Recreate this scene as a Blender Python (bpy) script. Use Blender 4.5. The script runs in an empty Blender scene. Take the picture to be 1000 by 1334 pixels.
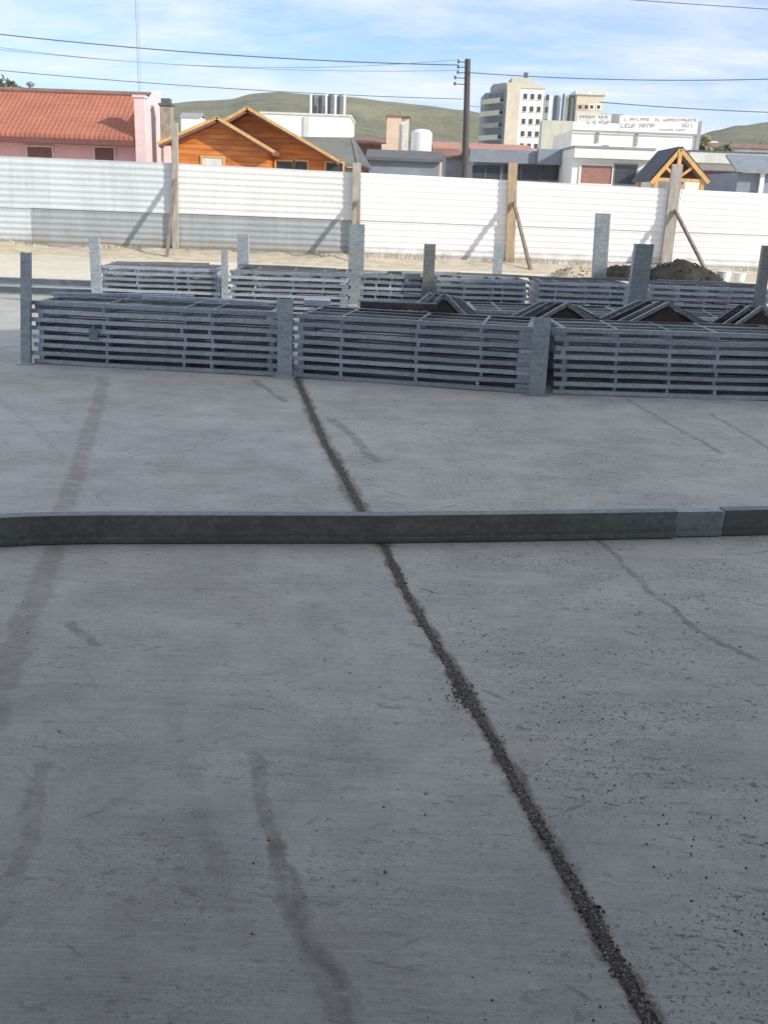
import bpy, bmesh, math, random
from mathutils import Vector, Matrix, noise
random.seed(7)
S = bpy.context.scene
COL = S.collection
R = math.radians

# ------------------------------------------------------------------ camera
F, PITCH, ROLL, EYE = 1300.0, R(17.6), R(2.1), 1.6
cam = bpy.data.cameras.new('camera'); co = bpy.data.objects.new('camera', cam); COL.objects.link(co)
CM = Matrix.Rotation(math.pi/2 - PITCH, 3, 'X') @ Matrix.Rotation(ROLL, 3, 'Z')
co.matrix_world = Matrix.Translation((0, 0, EYE)) @ CM.to_4x4()
cam.sensor_fit = 'VERTICAL'; cam.sensor_height = 36.0; cam.lens = 36.0*F/1334.0
cam.clip_end = 6000; cam.clip_start = 0.05
S.camera = co

def ray(px, py):
    return CM @ Vector(((px-500)/F, -(py-667)/F, -1.0))
def gnd(px, py, z=0.0):
    d = ray(px, py); t = (z-EYE)/d.z
    return Vector((d.x*t, d.y*t, z))
def at(px, py, Y):
    d = ray(px, py); t = Y/d.y
    return Vector((d.x*t, Y, EYE+d.z*t))

# ------------------------------------------------------------------ light, sky
SUN_AZ, SUN_EL = R(60), R(27)
to_sun = Vector((math.sin(SUN_AZ)*math.cos(SUN_EL), -math.cos(SUN_AZ)*math.cos(SUN_EL), math.sin(SUN_EL)))
sl = bpy.data.lights.new('sun', 'SUN'); so = bpy.data.objects.new('sun', sl); COL.objects.link(so)
sl.energy = 3.3; sl.angle = R(0.6); sl.color = (1.0, 0.93, 0.82)
so.rotation_euler = to_sun.to_track_quat('Z', 'Y').to_euler()

W = bpy.data.worlds.new('World'); S.world = W; W.use_nodes = True
nt = W.node_tree; N = nt.nodes; L = nt.links
bg = N['Background']; bg.inputs[1].default_value = 0.15
sky = N.new('ShaderNodeTexSky'); sky.sky_type = 'NISHITA'; sky.sun_disc = False
sky.sun_elevation = SUN_EL; sky.sun_rotation = math.atan2(to_sun.x, to_sun.y)
sky.altitude = 300; sky.air_density = 1.0; sky.dust_density = 0.6; sky.ozone_density = 1.5
tc = N.new('ShaderNodeTexCoord'); sep = N.new('ShaderNodeSeparateXYZ'); L.new(tc.outputs['Generated'], sep.inputs[0])
def m(op, a, b=None, c=None):
    n = N.new('ShaderNodeMath'); n.operation = op
    for i, v in enumerate((a, b, c)):
        if v is None: continue
        if isinstance(v, (int, float)): n.inputs[i].default_value = v
        else: L.new(v, n.inputs[i])
    return n.outputs[0]
zz = m('ADD', m('MAXIMUM', sep.outputs[2], 0.0), 0.10)
cv = N.new('ShaderNodeCombineXYZ')
L.new(m('DIVIDE', sep.outputs[0], zz), cv.inputs[0]); L.new(m('DIVIDE', sep.outputs[1], zz), cv.inputs[1])
mp = N.new('ShaderNodeMapping'); L.new(cv.outputs[0], mp.inputs[0])
mp.inputs['Rotation'].default_value = (0, 0, R(12)); mp.inputs['Scale'].default_value = (0.5, 0.62, 1); mp.inputs['Location'].default_value = (3.1, 1.7, 0)
n1 = N.new('ShaderNodeTexNoise'); n1.inputs['Scale'].default_value = 1.25; n1.inputs['Detail'].default_value = 7; n1.inputs['Roughness'].default_value = 0.6; n1.inputs['Distortion'].default_value = 0.5
L.new(mp.outputs[0], n1.inputs[0])
cr = N.new('ShaderNodeValToRGB'); cr.color_ramp.elements[0].position = 0.44; cr.color_ramp.elements[1].position = 0.64
L.new(n1.outputs[0], cr.inputs[0])
n2 = N.new('ShaderNodeTexNoise'); n2.inputs['Scale'].default_value = 4.2; n2.inputs['Detail'].default_value = 8; n2.inputs['Roughness'].default_value = 0.65; n2.inputs['Distortion'].default_value = 0.8
L.new(mp.outputs[0], n2.inputs[0])
c2 = N.new('ShaderNodeValToRGB'); c2.color_ramp.elements[0].position = 0.42; c2.color_ramp.elements[1].position = 0.7; L.new(n2.outputs[0], c2.inputs[0])
hz = N.new('ShaderNodeMapRange'); hz.inputs[1].default_value = 0.02; hz.inputs[2].default_value = 0.16; hz.inputs[3].default_value = 0.28; hz.inputs[4].default_value = 0.06; L.new(sep.outputs[2], hz.inputs[0])
cf = m('MINIMUM', m('ADD', m('ADD', m('MULTIPLY', cr.outputs[0], 0.55), m('MULTIPLY', c2.outputs[0], 0.28)), hz.outputs[0]), 0.96)
hi = N.new('ShaderNodeMapRange'); hi.inputs[1].default_value = 0.25; hi.inputs[2].default_value = 0.6; hi.inputs[3].default_value = 0.0; hi.inputs[4].default_value = 0.33
L.new(sep.outputs[2], hi.inputs[0]); cf = m('MINIMUM', m('ADD', cf, hi.outputs[0]), 1.0)      # unseen high cloud overhead, added to warm the fill light
tint = N.new('ShaderNodeMixRGB'); tint.blend_type = 'MULTIPLY'; tint.inputs[0].default_value = 1.0; L.new(sky.outputs[0], tint.inputs[1]); tint.inputs[2].default_value = (0.50, 0.66, 0.97, 1)
mx = N.new('ShaderNodeMixRGB'); L.new(cf, mx.inputs[0]); L.new(tint.outputs[0], mx.inputs[1]); mx.inputs[2].default_value = (4.9, 4.85, 4.8, 1)
L.new(mx.outputs[0], bg.inputs[0])

S.view_settings.view_transform = 'Standard'; S.view_settings.look = 'None'
S.view_settings.exposure = 0.62; S.view_settings.gamma = 1.0

# ------------------------------------------------------------------ materials
class NT:
    """small node-tree writer for one material"""
    def __init__(s, name):
        s.m = bpy.data.materials.new(name); s.m.use_nodes = True
        s.t = s.m.node_tree; s.n = s.t.nodes; s.l = s.t.links; s.b = s.n['Principled BSDF']
        s.tc = s.n.new('ShaderNodeTexCoord')
    def put(s, sock, v):
        if isinstance(v, (int, float)): sock.default_value = v
        elif isinstance(v, (tuple, list)): sock.default_value = tuple(v)+((1,) if len(v) == 3 and len(sock.default_value) == 4 else ())
        else: s.l.new(v, sock)
    def math(s, op, a, b=None, c=None, clamp=False):
        n = s.n.new('ShaderNodeMath'); n.operation = op; n.use_clamp = clamp
        for i, v in enumerate((a, b, c)):
            if v is not None: s.put(n.inputs[i], v)
        return n.outputs[0]
    def vec(s, op, a, b=None):
        n = s.n.new('ShaderNodeVectorMath'); n.operation = op
        s.put(n.inputs[0], a)
        if b is not None: s.put(n.inputs[3 if op == 'SCALE' else 1], b)
        return n.outputs['Value' if op in ('LENGTH', 'DOT_PRODUCT', 'DISTANCE') else 'Vector']
    def mapping(s, scale=(1, 1, 1), rot=(0, 0, 0), loc=(0, 0, 0), src=None):
        n = s.n.new('ShaderNodeMapping'); s.l.new(src or s.tc.outputs['Object'], n.inputs[0])
        n.inputs['Scale'].default_value = scale; n.inputs['Rotation'].default_value = rot; n.inputs['Location'].default_value = loc
        return n.outputs[0]
    def noise(s, scale, detail=4, rough=0.55, src=None, dist=0.0):
        n = s.n.new('ShaderNodeTexNoise'); n.inputs['Scale'].default_value = scale; n.inputs['Detail'].default_value = detail
        n.inputs['Roughness'].default_value = rough; n.inputs['Distortion'].default_value = dist
        s.l.new(src or s.tc.outputs['Object'], n.inputs[0]); return n.outputs[0]
    def ramp(s, v, p0, p1, smooth=True):
        n = s.n.new('ShaderNodeMapRange'); n.interpolation_type = 'SMOOTHSTEP' if smooth else 'LINEAR'
        s.put(n.inputs[0], v); n.inputs[1].default_value = p0; n.inputs[2].default_value = p1
        return n.outputs[0]
    def mix(s, f, a, b):
        n = s.n.new('ShaderNodeMixRGB'); s.put(n.inputs[0], f); s.put(n.inputs[1], a); s.put(n.inputs[2], b); return n.outputs[0]
    def bump(s, h, strength=0.4, dist=0.01):
        n = s.n.new('ShaderNodeBump'); n.inputs['Strength'].default_value = strength; n.inputs['Distance'].default_value = dist
        s.l.new(h, n.inputs['Height']); s.l.new(n.outputs[0], s.b.inputs['Normal'])
    def out(s, col, rough=0.8, metal=0.0, spec=None):
        s.put(s.b.inputs['Base Color'], col); s.put(s.b.inputs['Roughness'], rough); s.put(s.b.inputs['Metallic'], metal)
        if spec is not None: s.b.inputs['Specular IOR Level'].default_value = spec
        return s.m

def plain(name, col, rough=0.8, metal=0.0, var=0.18, scale=3.0, bump=0.0, stretch=(1, 1, 1)):
    t = NT(name); src = t.mapping(stretch)
    n = t.noise(scale, 6, 0.6, src); n2 = t.noise(scale*7, 3, 0.6, src)
    f = t.math('ADD', t.math('MULTIPLY', n, 0.65), t.math('MULTIPLY', n2, 0.35))
    f = t.ramp(f, 0.3, 0.7)
    c = t.mix(f, [x*(1-var) for x in col], [min(1, x*(1+var)) for x in col])
    if bump: t.bump(n2, bump, 0.02)
    return t.out(c, rough, metal)

def galv(name, col, rough=0.42, metal=0.75):
    t = NT(name); o = t.mapping((1, 1, 1))
    v = t.n.new('ShaderNodeTexVoronoi'); v.inputs['Scale'].default_value = 45; t.l.new(o, v.inputs[0])
    n = t.noise(3.5, 5, 0.6); st = t.noise(2.0, 4, 0.6, t.mapping((1.2, 1.2, 14)))
    info = t.n.new('ShaderNodeObjectInfo')
    f = t.math('ADD', t.math('MULTIPLY', v.outputs['Color'], 0.22), t.math('MULTIPLY', n, 0.5))
    f = t.math('ADD', f, t.math('MULTIPLY', st, 0.35))
    f = t.math('ADD', f, t.math('MULTIPLY', info.outputs['Random'], 0.30))
    f = t.ramp(f, 0.42, 1.02)
    c = t.mix(f, [x*0.62 for x in col], [min(1, x*1.3) for x in col])
    c = t.mix(t.math('MULTIPLY', t.ramp(t.noise(5, 5, 0.7, t.mapping((0.6, 1, 1))), 0.58, 0.72), 0.45), c, (0.17, 0.14, 0.11))
    r = t.math('ADD', t.math('MULTIPLY', n, 0.25), rough-0.1)
    return t.out(c, r, metal)

M = {}
M['galv'] = galv('galvanised steel', (0.50, 0.55, 0.615), 0.42, 0.68)
M['galv_post'] = galv('galvanised steel post', (0.40, 0.45, 0.48), 0.5, 0.55)
M['galv_dark'] = galv('weathered and shaded galvanised steel', (0.245, 0.262, 0.258), 0.5, 0.7)
M['galv_mid'] = galv('newer galvanised steel', (0.29, 0.31, 0.315), 0.5, 0.6)
M['pipe_dark'] = galv('dull steel', (0.10, 0.10, 0.11), 0.55, 0.6)

def sheet(name, col, dirt, low=0.0):
    t = NT(name); n = t.noise(0.8, 5, 0.6); st = t.noise(1.5, 5, 0.65, t.mapping((5, 5, 0.35)))
    f = t.ramp(t.math('ADD', t.math('MULTIPLY', n, 0.5), t.math('MULTIPLY', st, 0.5)), 0.38, 0.68)
    c = t.mix(f, col, [col[0]*(1-dirt), col[1]*(1-dirt), col[2]*(1-dirt*1.1)])
    sz = t.n.new('ShaderNodeSeparateXYZ'); t.l.new(t.tc.outputs['Object'], sz.inputs[0])
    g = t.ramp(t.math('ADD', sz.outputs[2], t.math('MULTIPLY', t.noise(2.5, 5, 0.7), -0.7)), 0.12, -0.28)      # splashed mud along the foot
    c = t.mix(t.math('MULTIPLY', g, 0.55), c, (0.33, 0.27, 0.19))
    return t.out(c, 0.5, 0.0)
M['sheet_grey'] = sheet('grey painted sheet', (0.60, 0.65, 0.665), 0.16)
M['sheet_pale'] = sheet('pale painted sheet', (0.74, 0.755, 0.74), 0.13)
M['sheet_white'] = sheet('white painted sheet', (0.86, 0.855, 0.86), 0.08)
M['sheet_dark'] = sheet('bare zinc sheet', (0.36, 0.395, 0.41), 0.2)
M['timber'] = plain('weathered timber', (0.40, 0.30, 0.20), 0.85, var=0.35, scale=6, stretch=(4, 4, 0.5))
M['timber_pale'] = plain('pale timber pole', (0.36, 0.33, 0.29), 0.85, var=0.3, scale=6, stretch=(4, 4, 0.5))
M['timber_dark'] = plain('grey brown timber brace', (0.20, 0.16, 0.125), 0.85, var=0.3, scale=6)
M['timber_yellow'] = plain('varnished pine', (0.62, 0.36, 0.13), 0.6, var=0.25, scale=5, stretch=(3, 3, 1))
M['pink'] = plain('pink render', (0.74, 0.44, 0.42), 0.9, var=0.08, scale=1.2)
M['pinkwhite'] = plain('pale pink render', (0.72, 0.55, 0.54), 0.9, var=0.10, scale=1.2)
M['maroon'] = plain('brown painted fascia', (0.16, 0.065, 0.06), 0.7, var=0.2)
M['winwood'] = plain('brown shutter', (0.20, 0.09, 0.075), 0.7, var=0.25, stretch=(1, 1, 8))
M['redbrown'] = plain('red brown shutter', (0.33, 0.17, 0.135), 0.7, var=0.3, stretch=(1, 1, 6))
M['glass'] = plain('dark window glass', (0.06, 0.07, 0.08), 0.12, var=0.3)
M['cream'] = plain('cream render', (0.60, 0.535, 0.42), 0.9, var=0.10, scale=0.5)
M['beige'] = plain('beige render', (0.60, 0.47, 0.35), 0.9, var=0.10, scale=0.6)
M['white'] = plain('white render', (0.80, 0.79, 0.74), 0.9, var=0.06, scale=0.6)
M['dirtywhite'] = plain('weathered white render', (0.62, 0.62, 0.56), 0.9, var=0.16, scale=0.9, stretch=(2, 2, 0.5))
M['palegreen'] = plain('pale green grey render', (0.50, 0.51, 0.41), 0.9, var=0.15, scale=0.7, stretch=(3, 3, 0.3))
M['concgrey'] = plain('grey concrete render', (0.30, 0.31, 0.31), 0.9, var=0.18, scale=0.5)
M['bluegrey'] = plain('blue grey render', (0.22, 0.25, 0.28), 0.85, var=0.15, scale=0.6)
M['roofdark'] = plain('dark grey roof sheet', (0.115, 0.12, 0.12), 0.75, var=0.22, scale=1.5)
M['roofolive'] = plain('olive grey roof', (0.17, 0.175, 0.15), 0.8, var=0.2, scale=1.2)
M['roofred'] = plain('faded red roof', (0.42, 0.22, 0.16), 0.85, var=0.2, scale=1.0)
M['roofbrown'] = plain('rusty brown roof', (0.22, 0.13, 0.10), 0.85, var=0.3, scale=1.0)
M['roofblue'] = plain('black blue roof', (0.055, 0.06, 0.07), 0.7, var=0.3, scale=2)
M['steelgrey'] = plain('grey tank steel', (0.24, 0.27, 0.29), 0.5, 0.2, var=0.3, scale=0.8, stretch=(4, 4, 0.2))
M['tankwhite'] = plain('white tank paint', (0.72, 0.73, 0.74), 0.45, var=0.05)
M['stone'] = plain('brown grey stone', (0.31, 0.27, 0.21), 0.9, var=0.35, scale=3, bump=0.4)
M['wire'] = plain('black cable', (0.10, 0.10, 0.12), 0.7)
M['polewood'] = plain('tarred pole', (0.085, 0.075, 0.075), 0.85, var=0.3, stretch=(5, 5, 0.5))
M['porcelain'] = plain('brown porcelain', (0.12, 0.09, 0.10), 0.4)
M['textgrey'] = plain('grey sign paint', (0.40, 0.38, 0.41), 0.8)
M['bark'] = plain('bark', (0.10, 0.075, 0.055), 0.95, var=0.3)
M['leaf'] = plain('dull leaf', (0.075, 0.095, 0.04), 0.8, var=0.45, scale=2.5)
M['leafy'] = plain('yellow green leaf', (0.24, 0.235, 0.14), 0.8, var=0.4, scale=2.5)
M['soil'] = plain('dark topsoil', (0.026, 0.025, 0.021), 0.98, var=0.6, scale=3.5, bump=0.8)
M['sand'] = plain('sandy soil', (0.46, 0.40, 0.30), 0.98, var=0.25, scale=3, bump=0.6)
M['infill'] = plain('dark brown infill', (0.085, 0.072, 0.062), 0.85, 0.2, var=0.4, scale=8)
M['tankdark'] = plain('dark tank steel', (0.12, 0.135, 0.145), 0.6, 0.1, var=0.35, scale=0.8, stretch=(4, 4, 0.2))
M['bucket'] = plain('white plastic', (0.75, 0.75, 0.74), 0.5, var=0.05)
M['label'] = plain('teal paint', (0.15, 0.225, 0.235), 0.6)

def m_tiles():
    t = NT('orange clay roof tiles')
    w = t.n.new('ShaderNodeTexWave'); w.bands_direction = 'X'; w.inputs['Scale'].default_value = 1.5; w.inputs['Distortion'].default_value = 0.6; t.l.new(t.tc.outputs['Object'], w.inputs[0])
    h = t.n.new('ShaderNodeTexWave'); h.bands_direction = 'Z'; h.inputs['Scale'].default_value = 1.7; h.inputs['Distortion'].default_value = 0.8; t.l.new(t.tc.outputs['Object'], h.inputs[0])
    n = t.noise(0.7, 5, 0.6); n2 = t.noise(6, 3)
    f = t.ramp(t.math('ADD', t.math('MULTIPLY', n, 0.7), t.math('MULTIPLY', n2, 0.3)), 0.32, 0.68)
    c = t.mix(f, (0.31, 0.115, 0.075), (0.45, 0.165, 0.095))
    c = t.mix(t.math('MULTIPLY', h.outputs[0], 0.25), c, (0.24, 0.09, 0.06))
    t.bump(w.outputs[0], 0.5, 0.04)
    return t.out(c, 0.85)
M['tiles'] = m_tiles()
def m_logs():
    t = NT('orange varnished boards')
    w = t.n.new('ShaderNodeTexWave'); w.bands_direction = 'Z'; w.inputs['Scale'].default_value = 1.6; t.l.new(t.tc.outputs['Object'], w.inputs[0])
    n = t.noise(1.0, 5, 0.6, t.mapping((1, 1, 5)))
    c = t.mix(t.ramp(n, 0.35, 0.65), (0.46, 0.135, 0.03), (0.66, 0.235, 0.05))
    c = t.mix(t.math('MULTIPLY', t.ramp(w.outputs[0], 0.75, 1.0), 0.5), c, (0.25, 0.07, 0.02))
    return t.out(c, 0.6)
M['logs'] = m_logs()
def m_hill():
    t = NT('dry scrub hillside')
    n = t.noise(0.012, 8, 0.62); n2 = t.noise(0.07, 6, 0.7); n3 = t.noise(0.3, 3, 0.6)
    f = t.ramp(t.math('ADD', t.math('MULTIPLY', n, 0.55), t.math('MULTIPLY', n2, 0.45)), 0.36, 0.64)
    c = t.mix(f, (0.12, 0.128, 0.068), (0.24, 0.225, 0.125))
    c = t.mix(t.math('MULTIPLY', t.ramp(n3, 0.5, 0.72), 0.6), c, (0.075, 0.085, 0.05))
    t.bump(n2, 0.6, 6.0)
    return t.out(c, 0.95)
M['hill'] = m_hill()
def m_dirt():
    t = NT('dry yard dirt')
    n = t.noise(0.35, 6, 0.6); n2 = t.noise(5, 5, 0.65); n3 = t.noise(60, 2)
    f = t.ramp(t.math('ADD', t.math('MULTIPLY', n, 0.55), t.math('MULTIPLY', n2, 0.45)), 0.35, 0.65)
    c = t.mix(f, (0.50, 0.455, 0.35), (0.64, 0.60, 0.49))
    c = t.mix(t.math('MULTIPLY', t.ramp(n3, 0.58, 0.75), 0.4), c, (0.2, 0.17, 0.12))
    t.bump(n2, 0.4, 0.03)
    return t.out(c, 0.95)
M['dirt'] = m_dirt()

JP = [(384, 486), (400, 525), (425, 580), (452, 630), (472, 668), (500, 710), (528, 772), (560, 826), (598, 890), (640, 962), (700, 1068), (760, 1180), (812, 1270), (850, 1340), (905, 1440), (960, 1560)]
def m_slab():
    t = NT('broom finished concrete')
    o = t.tc.outputs['Object']
    big = t.noise(0.55, 5, 0.6); mid = t.noise(3.2, 6, 0.65); fine = t.noise(38, 4, 0.7)
    streak = t.noise(3.0, 6, 0.7, t.mapping((1.0, 9.0, 1), (0, 0, R(2))))
    streak2 = t.noise(7.0, 5, 0.7, t.mapping((0.7, 14.0, 1), (0, 0, R(-3))))
    f = t.math('ADD', t.math('ADD', t.math('MULTIPLY', big, 0.32), t.math('MULTIPLY', mid, 0.33)), t.math('ADD', t.math('MULTIPLY', streak, 0.22), t.math('MULTIPLY', streak2, 0.13)))
    f = t.ramp(f, 0.36, 0.64)
    c = t.mix(f, (0.305, 0.312, 0.288), (0.51, 0.513, 0.472))
    c = t.mix(t.math('MULTIPLY', t.ramp(fine, 0.35, 0.7), 0.22), c, (0.20, 0.20, 0.20))
    # brownish and bluish drifts
    c = t.mix(t.math('MULTIPLY', t.ramp(t.noise(1.1, 4, 0.6, t.mapping((1, 1, 1), loc=(9, 3, 0))), 0.5, 0.72), 0.30), c, (0.30, 0.275, 0.225))
    grain = t.noise(170, 3, 0.7); c = t.mix(t.math('MULTIPLY', t.ramp(grain, 0.48, 0.68), 0.35), c, (0.15, 0.147, 0.14))
    grain2 = t.noise(75, 4, 0.75); c = t.mix(t.math('MULTIPLY', t.ramp(grain2, 0.52, 0.72), 0.30), c, (0.14, 0.137, 0.13))
    for sc, lo, hi, a, lc in ((9, 0.60, 0.70, 0.36, (2, 5, 0)), (16, 0.61, 0.68, 0.32, (7, 1, 0)), (5, 0.62, 0.72, 0.35, (3, 3, 0))):
        sm = t.ramp(t.noise(sc, 5, 0.72, t.mapping((0.75, 1.3, 1), (0, 0, R(8)), lc), 0.6), lo, hi)
        c = t.mix(t.math('MULTIPLY', sm, a), c, (0.105, 0.10, 0.09))
    for sc, st_, an, lo, hi, a, lc in ((26, 0.16, 38, 0.635, 0.69, 0.5, (1, 8, 0)), (22, 0.14, -32, 0.64, 0.69, 0.5, (5, 2, 0)), (34, 0.22, 12, 0.62, 0.68, 0.5, (8, 4, 0))):
        r_ = t.mapping((1, 1, 1), (0, 0, R(an)), lc); r_ = t.mapping((st_, 1, 1), src=r_)
        sm = t.math('MULTIPLY', t.ramp(t.noise(sc, 3, 0.6, r_), lo, hi), t.ramp(t.noise(2.3, 4, 0.6, t.mapping(loc=lc)), 0.45, 0.62))
        c = t.mix(t.math('MULTIPLY', sm, a), c, (0.10, 0.10, 0.09))
    # dark specks, more of them right of the joint, gathered into short rows
    gate = t.ramp(t.noise(1.6, 4, 0.6, t.mapping((1, 2.2, 1), loc=(4, 7, 0))), 0.40, 0.58)
    sepn = t.n.new('ShaderNodeSeparateXYZ'); t.l.new(o, sepn.inputs[0])
    right = t.math('ADD', 0.45, t.math('MULTIPLY', t.ramp(t.math('SUBTRACT', sepn.outputs[0], t.math('MULTIPLY', sepn.outputs[1], -0.11)), 0.4, 1.1), 0.55))
    for sc, lo, hi, a in ((55, 0.615, 0.67, 0.65), (24, 0.63, 0.68, 0.6), (95, 0.59, 0.68, 0.7)):
        sp = t.ramp(t.noise(sc, 2, 0.5, t.mapping((1, 1.35, 1))), lo, hi)
        c = t.mix(t.math('MULTIPLY', t.math('MULTIPLY', sp, gate), t.math('MULTIPLY', right, a)), c, (0.055, 0.055, 0.055))
    # stains and hairline cracks that follow polylines
    wn = t.n.new('ShaderNodeTexNoise'); wn.inputs['Scale'].default_value = 5.0; wn.inputs['Detail'].default_value = 8; wn.inputs['Roughness'].default_value = 0.68; t.l.new(o, wn.inputs[0])
    wv = t.vec('SCALE', t.vec('SUBTRACT', wn.outputs['Color'], (0.5, 0.5, 0.5)), 0.14)
    pw = t.vec('MULTIPLY', t.vec('ADD', o, wv), (1, 1, 0))
    brk = t.noise(9, 5, 0.75)
    def poly(pts, width, col, amt, c, lo=0.30, hi=0.55):
        dmin = None
        P = [gnd(*p) for p in pts]
        for a, b in zip(P[:-1], P[1:]):
            d = b-a
            pa = t.vec('SUBTRACT', pw, tuple(a))
            k = t.math('DIVIDE', t.vec('DOT_PRODUCT', pa, tuple(d)), d.length_squared, clamp=True)
            n = t.n.new('ShaderNodeVectorMath'); n.operation = 'SCALE'; n.inputs[0].default_value = tuple(d); t.l.new(k, n.inputs[3])
            q = t.vec('DISTANCE', pa, n.outputs[0])
            dmin = q if dmin is None else t.math('MINIMUM', dmin, q)
        fac = t.math('SUBTRACT', 1.0, t.ramp(dmin, width*0.4, width))
        fac = t.math('MULTIPLY', t.math('MULTIPLY', fac, t.ramp(brk, lo, hi)), amt)
        return t.mix(fac, c, col)
    c = poly([(137, 492), (118, 560), (92, 640), (70, 725), (45, 785), (15, 860), (-12, 940)], 0.072, (0.17, 0.158, 0.13), 0.5, c, 0.2, 0.62)
    c = poly([(335, 985), (350, 1060), (375, 1160), (410, 1260), (445, 1345)], 0.034, (0.14, 0.13, 0.105), 0.6, c, 0.25, 0.66)
    c = poly([(355, 1085), (385, 1170), (425, 1262), (462, 1345)], 0.032, (0.14, 0.13, 0.105), 0.5, c, 0.3, 0.66)
    c = poly([(52, 1000), (38, 1080), (12, 1150), (-10, 1215)], 0.038, (0.16, 0.148, 0.12), 0.45, c, 0.25, 0.66)
    c = poly(JP[:6], 0.068, (0.115, 0.105, 0.088), 0.75, c, 0.22, 0.55)
    c = poly(JP[5:], 0.040, (0.095, 0.088, 0.078), 0.8, c, 0.24, 0.56)
    c = poly([(778, 704), (820, 745), (870, 790), (935, 838), (985, 860)], 0.022, (0.11, 0.11, 0.11), 0.55, c)
    c = poly([(815, 520), (870, 552), (940, 590)], 0.03, (0.15, 0.15, 0.15), 0.6, c)
    c = poly([(925, 540), (965, 562), (1010, 590)], 0.03, (0.15, 0.15, 0.15), 0.6, c)
    c = poly([(330, 495), (352, 510), (372, 523)], 0.04, (0.14, 0.14, 0.13), 0.6, c)
    c = poly([(433, 547), (455, 565), (490, 600)], 0.05, (0.16, 0.155, 0.14), 0.6, c)
    c = poly([(225, 920), (240, 1000), (262, 1060), (300, 1190)], 0.04, (0.15, 0.145, 0.13), 0.35, c, 0.35, 0.7)
    c = poly([(90, 810), (125, 838)], 0.03, (0.15, 0.15, 0.14), 0.6, c)
    c = poly([(0, 520), (90, 600), (140, 660)], 0.03, (0.20, 0.195, 0.18), 0.18, c)
    t.bump(t.math('ADD', t.math('MULTIPLY', fine, 0.5), t.math('MULTIPLY', streak2, 0.5)), 0.45, 0.008)
    return t.out(c, 0.85, 0.0)
M['slab'] = m_slab()
def m_gravel():
    t = NT('joint gravel'); i = t.n.new('ShaderNodeNewGeometry')
    n = t.n.new('ShaderNodeValToRGB'); r = n.color_ramp
    r.elements[0].color = (0.035, 0.032, 0.032, 1); r.elements[1].color = (0.34, 0.32, 0.30, 1)
    e = r.elements.new(0.45); e.color = (0.10, 0.088, 0.078, 1); e = r.elements.new(0.8); e.color = (0.17, 0.12, 0.10, 1)
    t.l.new(i.outputs['Random Per Island'], n.inputs[0])
    return t.out(n.outputs[0], 0.9)
M['gravel'] = m_gravel()
M['jointfill'] = plain('dirty joint filler', (0.10, 0.09, 0.078), 0.95, var=0.6, scale=30, bump=0.6)

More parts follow.
